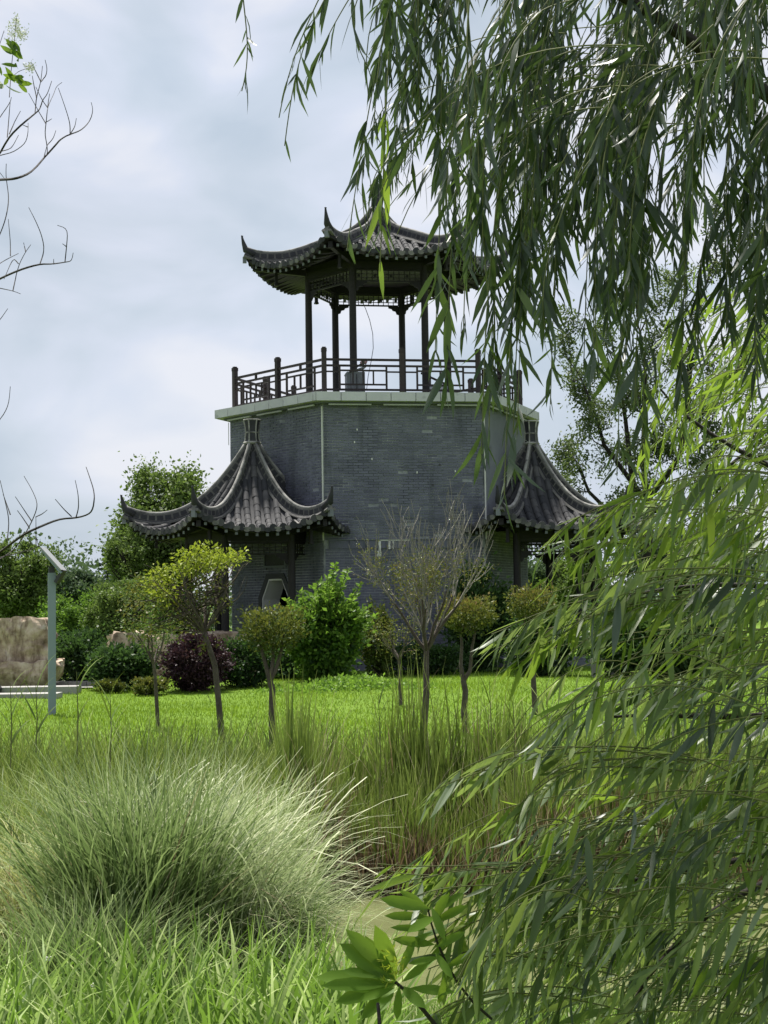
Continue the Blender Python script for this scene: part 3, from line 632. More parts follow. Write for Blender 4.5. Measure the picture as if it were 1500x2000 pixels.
def grow(p, d, ln, rad, lvl, sp, out):
    """recursive skeleton; out collects (pts, radii, lvl) and tips"""
    p = np.asarray(p, float); d = nrm(d); n = sp.get('seg', 4); pts = [p]; rs = [rad]
    for k in range(n):
        d = nrm(d + rng.normal(size=3) * sp['wob'] + np.array([0, 0, sp['up'] if lvl else 0]))
        pts.append(pts[-1] + d * ln / n); rs.append(rad * (1 - .5 * (k + 1) / n))
    out['b'].append((np.array(pts), np.array(rs), lvl))
    if lvl >= sp['max']:
        for k in range(1, n + 1): out['t'].append((pts[k], nrm(pts[k] - pts[k - 1])))
        return
    nb = sp['kids'][min(lvl, len(sp['kids']) - 1)]
    for k in range(nb):
        f = 1.0 if k == 0 else rng.uniform(sp.get('low', .35), 1); i_ = min(n, max(1, int(round(f * n))))
        az = rng.uniform(0, 6.283) + k * 2.4; s_ = nrm(np.cross(d, [math.cos(az), math.sin(az), .3]))
        sprd = sp['spread'] * (rng.uniform(.6, 1.2) if k else .5)
        nd = nrm(pts[i_] * 0 + d * math.cos(sprd) + s_ * math.sin(sprd))
        grow(pts[i_], nd, ln * rng.uniform(*sp.get('ratio', (.6, .85))), rs[i_] * (.8 if k == 0 else .62), lvl + 1, sp, out)
def build_wood(name, br, m_, parent, minr=0.0015):
    vs, fs, ts, o = [], [], [], 0
    for pts, rs, lvl in br:
        v, f = tube_geo(pts, np.maximum(rs, minr), 7 if lvl == 0 else (5 if lvl < 2 else 3), False)
        vs.append(v); fs.append(np.array(f) + o); o += len(v)
    v = np.concatenate(vs); return link(name, mesh_np(name, v, np.concatenate(fs), m_, np.full(len(v), .5), smooth=True), parent)
def tree(name, label, cat, base, trunk, rad, sp, wood, lf, nleaf, size, tone=(.2, .8), spreadl=.1, group=None, droop=.3, crownname='crown', tpl=LT1, topbright=None, limit=None, minr=.002):
    o_ = empty(name, tuple(base), label, cat, group)
    out = {'b': [], 't': []}; trunk = [np.asarray(q, float) for q in trunk]
    tr_r = np.linspace(rad, rad * .7, len(trunk))
    build_wood('trunk', [(np.array(trunk), tr_r, 0)], wood, o_)
    k = sp['stems']; d0 = nrm(trunk[-1] - trunk[-2])
    for q in range(k):
        az = q * 6.283 / k + rng.uniform(-.4, .4); s_ = np.array([math.cos(az), math.sin(az), 0]); a = sp['open'] * rng.uniform(.6, 1.15)
        grow(trunk[-1] - d0 * .02, d0 * math.cos(a) + s_ * math.sin(a), sp['len'] * rng.uniform(.85, 1.15), rad * .55, 1, sp, out)
    if limit is not None:
        build_wood('branches', [b_ for b_ in out['b'] if b_[2] <= 1], wood, o_, minr); build_wood('twigs', [b_ for b_ in out['b'] if b_[2] > 1], PBARK, o_, minr)
    else: build_wood('branches', out['b'], wood, o_, minr)
    if nleaf:
        T = np.array([t_[0] for t_ in out['t']]); Dr = np.array([t_[1] for t_ in out['t']])
        if limit is not None:
            ok = limit(T); T, Dr = T[ok], Dr[ok]
        i_ = rng.integers(0, len(T), nleaf); P = T[i_] + rng.normal(size=(nleaf, 3)) * spreadl
        dd = Dr[i_] * .6 + rng.normal(size=(nleaf, 3)) * .7 + np.array([0, 0, -droop])
        ln = U(.7, 1.3, nleaf) * size
        leafmesh(crownname, [leaves(P, dd, ln, ln * U(.35, .5, nleaf), U(*tone, nleaf), tpl, .15)], lf, o_)
    return o_
def bush_pts(c, r, n, nc, cs=.28, flat=0.0, shell=.65):
    """leaf positions in clumps spread over an ellipsoid"""
    d = nrm(rng.normal(size=(nc, 3))); d[:, 2] = np.abs(d[:, 2]) * (1 - flat) + d[:, 2] * flat
    cc = d * (rng.uniform(shell, 1.0, nc)[:, None]); i_ = rng.integers(0, nc, n)
    q = cc[i_] + rng.normal(size=(n, 3)) * cs * U(.3, 1, n)[:, None]
    return np.asarray(c) + q * np.asarray(r), q
def bush(name, label, cat, c, r, n, lf, size, nc=60, cs=.2, tone=(.2, .8), group=None, stems=7, wood=DBARK, droop=-.2, tpl=LT1, shell=.5, ratio=(.45, .65)):
    c = np.asarray(c, float); o_ = empty(name, (c[0], c[1], c[2] - r[2]), label, cat, group); n = int(n * 1.5); size = size * 1.25; P, q = bush_pts(c, r, n, int(nc * 1.6), cs, 1.0, shell)
    P[:, 2] = np.where(P[:, 2] < c[2] - r[2] * .97, c[2] - r[2] * .97 + U(0, .15, n), P[:, 2])
    dd = nrm(q) * .8 + rng.normal(size=(n, 3)) * .6 - np.array([0, 0, droop]); ln = U(.7, 1.3, n) * size
    leafmesh('foliage', [leaves(P, dd, ln, ln * U(*ratio, n), U(*tone, n), tpl, .12)], lf, o_)
    br = []
    for k in range(stems):
        e_ = c + np.array([rng.uniform(-.7, .7) * r[0], rng.uniform(-.7, .7) * r[1], rng.uniform(0, .6) * r[2]]); s0 = np.array([c[0] + rng.uniform(-.15, .15) * r[0], c[1], c[2] - r[2]])
        md = (s0 + e_) / 2 + rng.normal(size=3) * .06; br.append((np.array([s0, md, e_]), np.array([.02, .014, .006]), 1))
    build_wood('stems', br, wood, o_); return o_
def gpt(px, D, dz=0.0):
    p = at(px, 1178, D); return np.array([p[0], p[1], float(ground_z(p[0], p[1])) + dz])

# ------------------------------------------------------------------ far trees and wood
n = 60000; x_ = U(-75, 75, n); D_ = U(88, 112, n); hgt = 2.6 + 1.3 * np.sin(x_ * .21) + .8 * np.sin(x_ * .63 + 2) + .5 * np.sin(x_ * 1.7)
z_ = U(0, 1, n) ** .8 * np.maximum(hgt, 1.2) * 1.25
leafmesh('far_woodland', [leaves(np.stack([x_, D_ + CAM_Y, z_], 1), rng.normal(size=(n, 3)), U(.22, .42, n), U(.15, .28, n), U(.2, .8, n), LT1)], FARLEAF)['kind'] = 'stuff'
def far_tree(px, D, top, wpx, lf, label, name='leafy_tree', group='trees behind the tower', n=5000, size=.22, tone=(.15, .85), cat='tree', zlow=.25, nc=50):
    X0 = at(px, 1178, D)[0]; ztop = 1.7 + (1178 - top) * D / 3000; rx = wpx / 2 * D / 3000; zc = ztop * (1 + zlow) / 2; rz = ztop * (1 - zlow) / 2
    o_ = empty(name, (X0, CAM_Y + D, 0), label, cat, group)
    n = int(n * 4); size *= .58; P, q = bush_pts((X0, CAM_Y + D, zc), (rx * .92, rx * .8, rz * .92), n, nc, .17, .9, .35)
    dd = nrm(q) * .5 + rng.normal(size=(n, 3)) * .8; ln = U(.6, 1.3, n) * size
    leafmesh('crown', [leaves(P, dd, ln, ln * U(.45, .7, n), U(*tone, n), LT1, .1)], lf, o_)
    b_ = [(np.array([[X0, CAM_Y + D, -.1], [X0 + .1, CAM_Y + D, zc * .6], [X0, CAM_Y + D, zc]]), np.array([.14, .11, .06]) * max(1, ztop / 6), 0)]
    for k in range(9):
        e_ = np.array([X0 + rng.uniform(-.75, .75) * rx, CAM_Y + D + rng.uniform(-.6, .6) * rx, zc + rng.uniform(-.3, .7) * rz]); s0 = np.array([X0, CAM_Y + D, zc * rng.uniform(.45, .85)])
        b_.append((np.array([s0, (s0 + e_) / 2 + [0, 0, .15], e_]), np.array([.07, .05, .02]) * max(1, ztop / 6), 1))
    build_wood('trunk', b_, DBARK, o_); return o_
far_tree(328, 52, 905, 235, MDLEAF, 'tall round-crowned tree rising behind the left pavilion roof', n=16000, size=.24, zlow=.2, nc=150, tone=(.3, 1))
far_tree(258, 50, 1000, 110, MDLEAF, 'smaller tree under the left pavilion horn, thin grey-green foliage', n=2200, size=.2, tone=(.4, .95))
far_tree(40, 44, 1052, 190, MDLEAF, 'tree with glossy leaves behind the solar lamp at the far left', n=7000, size=.18, tone=(.3, 1))
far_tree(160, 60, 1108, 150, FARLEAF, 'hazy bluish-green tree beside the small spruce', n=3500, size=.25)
far_tree(255, 47, 1120, 170, MDLEAF, 'mid-green tree between the spruce and the left pavilion', n=5000, size=.19)
far_tree(150, 40, 1150, 170, BRLEAF, 'fresh green bushy tree right of the solar lamp post', n=5000, size=.14, tone=(.1, .7), zlow=.1)
far_tree(245, 39, 1135, 150, MDLEAF, 'olive-green bushy tree left of the yellow-green tree', n=5000, size=.13, tone=(.3, 1), zlow=.1)
far_tree(335, 38.5, 1160, 150, BRLEAF, 'green bushy tree directly behind the yellow-green tree', n=4500, size=.13, tone=(.0, .6), zlow=.1)
far_tree(1125, 60, 1085, 130, MDLEAF, 'light green tree seen through the columns of the right pavilion', n=4500, size=.22, tone=(.5, 1))
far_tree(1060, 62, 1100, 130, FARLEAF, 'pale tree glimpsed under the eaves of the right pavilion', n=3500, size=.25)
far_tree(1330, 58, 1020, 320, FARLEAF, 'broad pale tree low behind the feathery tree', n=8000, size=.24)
# spruce
sx, sD = at(210, 1178, 66)[0], 66; sp_ = empty('spruce', (sx, CAM_Y + sD, 0), 'small dark pointed spruce against the sky, left of the pavilion', 'tree')
MB().tube([(sx, CAM_Y + sD, 0), (sx, CAM_Y + sD, 4.6)], [.1, .02], 6).build('trunk', DBARK, sp_)
P, Dd = [], []
for k in range(16):
    z = 1.4 + k * .195; rr = .85 * (1 - k / 16.5) ** .8 * rng.uniform(.6, 1.15) * (1.3 if k in (4, 5, 11) else .9)
    for a in U(0, 6.28, 8):
        m_ = 26; t_ = U(.05, 1, m_); P.append(np.stack([sx + np.cos(a) * rr * t_, CAM_Y + sD + np.sin(a) * rr * t_, z - .1 * t_ + .0 * t_], 1)); Dd.append(np.tile([np.cos(a), np.sin(a), -.5], (m_, 1)) + rng.normal(size=(m_, 3)) * .4)
P = np.concatenate(P); leafmesh('crown', [leaves(P, np.concatenate(Dd), .14, .045, U(.1, .9, len(P)))], SPRUCE, sp_)

# feathery tree behind, right
fD = 46; fb = at(1262, 1178, fD); fb[2] = 0
V3 = lambda px, py, D: at(px, py, D)
ft = empty('feathery_tree', tuple(fb), 'tall feathery tree with dark forking trunk behind the willow on the right', 'tree')
br = []; tips = []
def limb(pts, r0, r1, lvl=0):
    q = np.array([at(a, b, d) for a, b, d in pts]); br.append((q, np.linspace(r0, r1, len(q)), lvl)); return q
limb([(1262, 1290, 46), (1260, 1180, 46), (1262, 1080, 46), (1268, 1000, 46), (1262, 950, 46)], .22, .14)
main = [[(1262, 955, 46), (1256, 900, 46), (1258, 820, 45.8), (1262, 740, 45.6), (1250, 650, 45.4)], [(1266, 975, 46), (1310, 920, 45.5), (1350, 850, 45), (1390, 780, 45), (1440, 690, 45)],
        [(1262, 980, 46), (1225, 930, 46.4), (1180, 870, 46.6), (1160, 800, 46.8), (1135, 740, 47)], [(1240, 960, 46), (1230, 900, 46), (1222, 820, 46), (1205, 720, 46), (1190, 640, 46)],
        [(1268, 1000, 46), (1340, 980, 46), (1400, 930, 46), (1460, 880, 46), (1530, 830, 46)], [(1330, 880, 45.2), (1345, 780, 45.5), (1350, 680, 45.5), (1370, 580, 45.5), (1400, 500, 45.5)],
        [(1262, 1040, 46), (1200, 1010, 46), (1150, 960, 46), (1125, 900, 46)], [(1400, 770, 45), (1460, 700, 45), (1500, 600, 45), (1520, 520, 45)]]
outp_ = {'b': [], 't': []}; spf = dict(seg=4, wob=.22, up=.08, max=3, kids=[3, 3, 3], spread=.75, ratio=(.6, .85), low=.3)
for q in main:
    w_ = limb(q, .1, .03, 1)
    for k in range(1, len(w_)):
        for r_ in range(2): grow(w_[k], nrm(w_[k] - w_[k - 1]) + rng.normal(size=3) * .7, 1.0, .03, 2, spf, outp_)
build_wood('trunk', br[:1], DBARK, ft); build_wood('branches', br[1:] + outp_['b'], DBARK, ft)
T = np.array([t_[0] for t_ in outp_['t']]); n = 30000; i_ = rng.integers(0, len(T), n); P = T[i_] + rng.normal(size=(n, 3)) * .16
ln = U(.08, .17, n); leafmesh('crown', [leaves(P, rng.normal(size=(n, 3)) + [0, 0, -.3], ln, ln * .42, U(.2, 1, n))], FEATHER, ft)

# ------------------------------------------------------------------ rocks, steps, solar lamp
def rock(name, label, c, size, seed, prof, cat='rock', amp=.16):
    """rough rock: profile radii over height, displaced by 3D noise with vertical grooves"""
    from mathutils import noise as nz_
    K, Hn = 72, len(prof) * 8; v = []; hs = np.linspace(0, 1, Hn); pr = np.interp(hs, np.linspace(0, 1, len(prof)), prof)
    for h_, r0 in zip(hs, pr):
        for k in range(K):
            a = 2 * math.pi * k / K; sq = 1 / max(abs(math.cos(a)), abs(math.sin(a))) ** .6
            x, y, z = math.cos(a) * size[0] / 2, math.sin(a) * size[1] / 2, h_ * size[2]
            q = Vector((x * 1.6 + seed, y * 1.6, z * 1.1)); n1_ = nz_.noise(q); n2_ = nz_.ridged_multi_fractal(Vector((x * 3 + seed, y * 3, z * .9)), 1, 2, 4, 1, 2) - 1; n3_ = nz_.noise(q * 6)
            rr = r0 * sq * (1 + amp * (1.1 * n1_ + .55 * n2_ + .35 * n3_)); v.append((c[0] + x * rr, c[1] + y * rr, c[2] + z + (.10 * nz_.noise(q * 2 + Vector((5, 5, 5))) + .03 * n3_ if h_ > .02 else 0)))
    f = [(i_ * K + k, i_ * K + (k + 1) % K, (i_ + 1) * K + (k + 1) % K, (i_ + 1) * K + k) for i_ in range(Hn - 1) for k in range(K)]
    v.append((c[0], c[1], c[2] + size[2] * 1.0)); f += [((Hn - 1) * K + k, (Hn - 1) * K + (k + 1) % K, len(v) - 1) for k in range(K)]
    o_ = MB().add(v, f, .5).build(name, ROCK); return tag(o_, label, cat)
rb_ = gpt(45, 31.5); rock('rock', 'pale tan rock with a curved flaring base, under the rugged block at the left edge', (rb_[0] - .05, rb_[1], -.06), (1.75, 1.2, .66), 3, [.62, .78, .92, 1.0, 1.02, .98])
rock('rock', 'rugged upright brown rock block standing on the pale one at the left edge', (rb_[0] - .12, rb_[1] + .05, .56), (1.38, .95, .88), 8, [.88, .9, .95, .97, 1.0, 1.0, .93, .8], amp=.30)
g2 = gpt(395, 36.5); rock('boulder', 'long low pinkish boulder behind the purple shrub', (g2[0] - .55, g2[1] + .2, 0), (3.6, .9, .98), 21, [.95, 1, .98, .9])
g2 = gpt(250, 35); rock('boulder', 'short tan boulder half hidden by the dark shrub on the left', (g2[0], g2[1], 0), (.9, .7, 1.05), 22, [.9, 1, .98, .8])
g2 = gpt(-12, 29.5); MB().add(*tube_geo([g2 + [0, 0, 0], g2 + [.03, 0, .12], g2 + [.02, 0, .2]], [.12, .13, .07], 9), .3).build('dark_stone', DARKCER); tag(bpy.data.objects['dark_stone'], 'small black stone at the very left edge beside the steps', 'stone')
steps = empty('stone_steps', (gpt(60, 29)[0], gpt(60, 29)[1], 0), 'low pale stone steps beside the rocks at the left edge', 'steps')
for k, (pxa, pxb, D, hgt) in enumerate(((-160, 112, 28.2, .10), (-160, 150, 29.6, .15), (60, 205, 32.0, .12))):
    a, b_ = gpt(pxa, D), gpt(pxb, D); m_ = 4
    for q in range(m_):
        x0_ = a[0] + (b_[0] - a[0]) * q / m_; x1_ = a[0] + (b_[0] - a[0]) * (q + 1) / m_
        MB().box(((x0_ + x1_) / 2, a[1] + .22, hgt / 2 - .0 + .0), (x1_ - x0_ - .012, .5, hgt), tone=rng.uniform(.2, .8)).build('step_slab', PAVE, steps)
g2 = gpt(60, 33.4); link('stone_path', mesh_np('stone_path', [(g2[0] - 9, g2[1] - 2.0, .03), (gpt(175, 31)[0], g2[1] - 2.0, .03), (gpt(150, 34)[0], g2[1] + 1.2, .03), (g2[0] - 9, g2[1] + 1.2, .03)], [(0, 1, 2, 3)], PAVE))['kind'] = 'structure'
lp = gpt(100, 24); lamp = empty('solar_lamp', tuple(lp), 'blue-grey square lamp post with a tilted solar panel on top', 'lamp post')
MB().box(lp + [0.01, 0, 1.05], (.118, .118, 2.3), rz=.25).build('post', METAL, lamp)
MB().box(lp + [.008, 0, 2.24], (.09, .09, .12), rz=.25, tone=.2).build('post_cap', BLACKM, lamp)
a, b_ = at(84, 1070, 24), at(124, 1114, 24)
MB().bar(a, b_, .42, .022, .5).build('solar_panel', PANELM, lamp)
MB().bar(a + [.03, 0, -.05], b_ + [0.0, 0, -.045], .4, .03).build('panel_frame', METAL, lamp)
MB().bar(at(125, 1113, 24), at(111, 1138, 24), .26, .05).build('lamp_head', BLACKM, lamp)
MB().bar(at(113, 1133, 24), lp + [0.01, 0, 2.2], .06, .06).build('arm', BLACKM, lamp)
# low stone bench and lantern stump at the right, behind the willow
g2 = gpt(1178, 33); bn = empty('stone_bench', tuple(g2), 'low stone bench at the foot of the right pavilion, behind willow leaves', 'bench')
MB().box(g2 + [0, 0, .36], (.62, .34, .08), tone=.8).build('seat', PAVE, bn)
for s_ in (-.2, .2): MB().box(g2 + [s_, 0, .16], (.14, .3, .32), tone=.4).build('leg', PAVE, bn)

# ------------------------------------------------------------------ shrubs in front of the tower
def sh(px, D, top, wpx, dpt=.8): 
    g_ = gpt(px, D); zt = 1.7 + (1178 - top) * D / 3000; return (g_[0], g_[1], zt / 2), (wpx / 2 * D / 3000, dpt, zt / 2)
c, r_ = sh(383, 30.6, 1238, 128); bush('purple_shrub', 'rounded dark purple-leaved shrub beneath the yellow-green tree', 'shrub', c, r_, 9000, PULEAF, .055, nc=90, cs=.16, shell=.6)
c, r_ = sh(478, 31.5, 1245, 110); bush('evergreen_shrub', 'very dark green rounded shrub between the purple shrub and the clipped tree', 'shrub', c, r_, 6000, DKLEAF, .06, nc=60, tone=(.0, .5))
c, r_ = sh(238, 31, 1258, 120, .6); bush('evergreen_shrub', 'dark glossy shrub in front of the tan boulder, left of the thin tree', 'shrub', c, r_, 7000, DKLEAF, .07, nc=60, tone=(.1, .9))
c, r_ = sh(160, 33, 1225, 110); bush('evergreen_shrub', 'dark broad-leaved shrub right of the rocks', 'shrub', c, r_, 6000, DKLEAF, .075, nc=60, tone=(.1, .8))
c, r_ = sh(292, 29.5, 1322, 66, .4); bush('low_shrub', 'low yellowish shrub at the edge of the lawn by the purple shrub', 'shrub', c, r_, 1800, TOLEAF, .05, nc=30)
c, r_ = sh(215, 30, 1325, 52, .3); bush('low_shrub', 'low dull green shrub at the lawn edge below the dark glossy shrub', 'shrub', c, r_, 1200, TOLEAF, .05, nc=30, tone=(0, .4))
c, r_ = sh(560, 34.5, 1215, 110); bush('evergreen_shrub', 'dark shrub behind the clipped round-topped tree', 'shrub', c, r_, 4000, DKLEAF, .07, nc=60, tone=(.1, .7))
c, r_ = sh(632, 33, 1150, 150, .9); bush('leafy_shrub', 'large leafy shrub with bright sprays in front of the tower corner', 'shrub', c, r_, 9000, BRLEAF, .10, nc=60, cs=.17, tone=(0, .75), shell=.45, tpl=LT2)
o_ = bpy.data.objects['leafy_shrub']; Ps, Ds, bs = [], [], []
for (px, py) in ((655, 1100), (680, 1112), (620, 1140), (585, 1155), (705, 1140), (560, 1170), (645, 1150), (690, 1170), (720, 1185), (600, 1180), (665, 1190), (735, 1200), (575, 1205), (640, 1125), (612, 1160), (700, 1200), (625, 1195)):
    e_ = at(px, py, 32.3 + rng.uniform(-.3, .5)); s0 = np.array([c[0] + (e_[0] - c[0]) * .35, c[1], e_[2] - .9]); pts = np.array([s0, s0 * .45 + e_ * .55 + [0, 0, .05], e_]); bs.append((pts, np.array([.014, .01, .004]), 2))
    for k in range(40):
        f_ = .35 + .65 * k / 40; q = s0 * (1 - f_) + e_ * f_; a = k * 2.4; Ps.append(q); Ds.append([math.cos(a), math.sin(a) * .8, .25 + .3 * (k > 34)])
Ps = np.array(Ps); ln = U(.09, .15, len(Ps)); leafmesh('sprays', [leaves(Ps, np.array(Ds) + rng.normal(size=Ps.shape) * .2, ln, ln * .55, U(.45, 1, len(Ps)), LT2, .2)], BRLEAF, o_); build_wood('spray_stems', bs, BARK, o_)
c, r_ = sh(735, 34.5, 1180, 70, .5); bush('leafy_shrub', 'slim olive-green shrub against the front wall, right of the bright leafy shrub', 'shrub', c, r_, 2200, TOLEAF, .07, nc=40, tone=(0, .5), shell=.3)
c, r_ = sh(935, 36.2, 1128, 130, .5); bush('leafy_shrub', 'tall dark blue-green shrub against the right corner of the tower', 'shrub', c, r_, 8000, DKLEAF, .09, nc=70, tone=(.3, 1), tpl=LT2)
c, r_ = sh(1060, 34, 1190, 130, .5); bush('leafy_shrub', 'dark shrub under the right pavilion behind the reddish clipped tree', 'shrub', c, r_, 5000, DKLEAF, .08, nc=60, tone=(.1, .8))
c, r_ = sh(1300, 33, 1180, 330, 1.2); bush('leafy_shrub', 'broad dark shrub behind the willow at the right', 'shrub', c, r_, 12000, DKLEAF, .09, nc=120, tone=(.3, 1))
c, r_ = sh(820, 35.2, 1262, 190, .4); bush('low_hedge', 'low loose hedge along the foot of the front wall', 'hedge', c, r_, 4200, DKLEAF, .06, nc=70, tone=(.2, .9))
# sunlit weeds on the lawn edge
P, Dd, o_ = [], [], 0
c0 = gpt(690, 29.5); n = 2600; q = rng.normal(size=(n, 3)) * [.75, .6, .0]; P = c0 + q; P[:, 2] = U(.02, .26, n) * np.exp(-(q[:, 0] ** 2) * .8)
ln = U(.05, .1, n); tag(leafmesh('weeds', [leaves(P, rng.normal(size=(n, 3)) + [0, 0, .6], ln, ln * .55, U(.4, 1, n))], BRLEAF), kind='stuff')

# ------------------------------------------------------------------ small trees on the lawn
def pxl(lst, D): return [at(a, b, D if len(q_) == 0 else q_[0]) for a, b, *q_ in lst]
D0 = 19.0
spY = dict(stems=5, open=.62, len=.55, seg=4, wob=.16, up=.05, max=3, kids=[3, 3, 2], spread=.55, ratio=(.55, .8))
tY = tree('yellow_green_tree', 'young tree with curved trunk and flat yellow-green crown, left of centre', 'tree', gpt(433, D0), [gpt(433, D0, -.1)] + pxl([(428, 1380), (420, 1300), (408, 1262), (398, 1232)], D0), .042, spY, BARK, None, 0, .05)
# its crown in sprays: flat bright top and loose olive lower left
def sprays(o_, name, lf, blobs, size, n_per, tone, D, tpl=LT1, ratio=.45, flat=.5, twigfrom=None, wood=BARK):
    Ps, Ds, bs = [], [], []
    for (px, py, rx, ry, *dd_) in blobs:
        Dq = D + (dd_[0] if dd_ else rng.uniform(-.35, .35)); c_ = at(px, py, Dq); sx_, sz_ = rx * Dq / 3000, ry * Dq / 3000
        k = max(4, int(n_per * rx * ry / 400)); q = rng.normal(size=(k, 3)) * .5; q = q / np.maximum(1, np.linalg.norm(q, axis=1)[:, None] / 1.1)
        Ps.append(c_ + q * [sx_, sx_, sz_]); Ds.append(rng.normal(size=(k, 3)) * .6 + [0, 0, -.15] + q * .8)
        if twigfrom is not None:
            for _ in range(3):
                s0 = twigfrom[rng.integers(0, len(twigfrom))]; e_ = c_ + rng.normal(size=3) * [sx_ * .5, sx_ * .4, sz_ * .4]
                bs.append((np.array([s0, s0 * .5 + e_ * .5 + [0, 0, -.04] + rng.normal(size=3) * .03, e_]), np.array([.011, .007, .003]), 2))
    Ps, Ds = np.concatenate(Ps), np.concatenate(Ds); ln = U(.7, 1.35, len(Ps)) * size
    leafmesh(name, [leaves(Ps, Ds, ln, ln * ratio, U(*tone, len(Ps)), tpl, .15)], lf, o_)
    if bs: build_wood('twigs', bs, wood, o_)
tw = np.array(pxl([(400, 1235), (385, 1190), (420, 1180), (360, 1200), (440, 1150), (395, 1140), (350, 1150)], D0))
sprays(tY, 'crown_top', YLLEAF, [(372, 1085, 30, 17), (402, 1075, 28, 12), (438, 1085, 30, 12), (465, 1082, 20, 9), (400, 1098, 40, 14), (445, 1095, 28, 9), (350, 1110, 22, 16), (375, 1115, 25, 12), (475, 1092, 12, 6), (425, 1110, 25, 9),
       (310, 1125, 22, 22), (335, 1130, 18, 18), (295, 1145, 20, 22), (320, 1160, 22, 20)], .055, 140, (.35, 1), D0, twigfrom=tw)
sprays(tY, 'crown', TOLEAF, [(330, 1165, 45, 30), (290, 1175, 40, 32), (355, 1190, 45, 34), (405, 1160, 34, 30), (300, 1215, 40, 26), (385, 1215, 34, 22), (420, 1195, 20, 22), (345, 1230, 40, 18), (385, 1140, 30, 18), (430, 1140, 16, 14), (440, 1170, 14, 14), (400, 1260, 26, 14, -.1), (262, 1150, 26, 30), (250, 1195, 24, 28), (275, 1235, 30, 18), (455, 1185, 10, 14)], .05, 46, (.2, .8), D0, twigfrom=tw)
g_ = gpt(432, D0); MB().tube([at(412, 1372, D0 - .05), at(406, 1358, D0 - .08)], .004, 4).build('twig', BARK, tY)

spS = dict(stems=5, open=.55, len=.42, seg=4, wob=.12, up=.03, max=2, kids=[3, 3], spread=.5, ratio=(.6, .85))
tree('thin_tree', 'thin young tree with sparse open crown, leftmost on the lawn', 'tree', gpt(308, 21), [gpt(308, 21, -.1)] + pxl([(306, 1370), (303, 1320), (300, 1296)], 21), .030, spS, BARK, MDLEAF, 900, .045, (.2, .9), .07)
def clipped(px, D, base_py, fork, arms, crown, label, tone=(.1, 1), red=1.0):
    o_ = empty('clipped_tree', tuple(gpt(px, D)), label, 'tree', 'small clipped trees on the lawn'); br = [(np.array([gpt(px, D, -.1)] + pxl(fork, D)), np.linspace(.044, .036, len(fork) + 1), 0)]
    for a_ in arms: br.append((np.array(pxl([fork[-1]] + a_, D)), np.linspace(.032, .014, len(a_) + 1), 1))
    build_wood('trunk', br, BARK, o_)
    cx, cy, rx, ry = crown; c_ = at(cx, cy, D); sx_, sz_ = rx * D / 3000, ry * D / 3000; n = 3600
    q = rng.uniform(-1, 1, (n, 3)); q = q[(q[:, 0] ** 2 + q[:, 1] ** 2) < 1]; rr = np.sqrt(q[:, 0] ** 2 + q[:, 1] ** 2)
    lo = -1 + rr * .9 * (1 - 0) ; q[:, 2] = np.where(q[:, 2] < lo, lo + np.abs(q[:, 2] - lo) * .5, q[:, 2]); nn = np.sin(q[:, 0] * 9 + px) * np.sin(q[:, 1] * 8) * .12
    P = c_ + q * [sx_, sx_, sz_] * (1 + 1.6 * nn[:, None]) + rng.normal(size=q.shape) * .035; ln = U(.035, .065, len(P))
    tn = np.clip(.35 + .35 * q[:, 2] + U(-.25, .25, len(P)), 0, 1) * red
    leafmesh('crown', [leaves(P, q * .7 + rng.normal(size=q.shape) * .6 + [0, 0, .4], ln, ln * .5, tn)], TOLEAF, o_)
    bs = [(np.array([at(arms[k % len(arms)][-1][0], arms[k % len(arms)][-1][1], D), c_ + rng.normal(size=3) * [sx_ * .5, sx_ * .5, sz_ * .3]]), np.array([.012, .005]), 2) for k in range(12)]
    build_wood('branches', bs, BARK, o_); return o_
clipped(530, 18.5, 1445, [(531, 1400), (532, 1345), (527, 1330)], [[(519, 1300), (509, 1262), (505, 1240)], [(540, 1305), (549, 1272), (556, 1240)], [(533, 1290), (534, 1240)]], (532, 1238, 56, 44), 'small clipped tree with flat green crown in front of the doorway', red=.8)
clipped(907, 19.6, 1432, [(906, 1390), (909, 1350), (905, 1330)], [[(900, 1300), (902, 1262), (900, 1235)], [(918, 1310), (922, 1265), (928, 1235)]], (912, 1208, 52, 34), 'clipped tree with reddish-tipped flat crown and forked pale trunk, by the tower\'s right corner', red=1.15)
clipped(1041, 23, 1392, [(1042, 1330), (1040, 1290)], [[(1032, 1260), (1028, 1235)], [(1050, 1260), (1055, 1235)]], (1040, 1190, 42, 38), 'reddish clipped tree in front of the right pavilion, partly behind willow', red=1.1)
# bare twiggy trees
spB = dict(stems=8, open=.66, len=.68, seg=5, wob=.12, up=.13, max=4, kids=[3, 4, 3, 3], spread=.42, ratio=(.62, .84), low=.3)
D1 = 17.6
tree('bare_twiggy_tree', 'larger tree with a fan of bare pale twigs before the tower wall', 'tree', gpt(826, D1), [gpt(824, D1, -.1)] + pxl([(828, 1420), (833, 1350), (832, 1300), (833, 1268)], D1), .045, spB, BARK, TOLEAF, 2600, .034, (.2, .9), .07, limit=lambda T: T[:, 2] < 1.7 + (1178 - 1125) * D1 / 3000 + rng.normal(size=len(T)) * .15, minr=.0035)
spC = dict(stems=5, open=.75, len=.40, seg=4, wob=.15, up=.05, max=3, kids=[3, 3, 2], spread=.5, ratio=(.6, .8))
tree('bare_twiggy_tree', 'smaller bare tree with spreading pale twigs, left of the larger twiggy one', 'tree', gpt(780, 25), [gpt(780, 25, -.1)] + pxl([(781, 1340), (780, 1300), (779, 1288)], 25), .032, spC, BARK, TOLEAF, 800, .04, (.2, .9), .08)

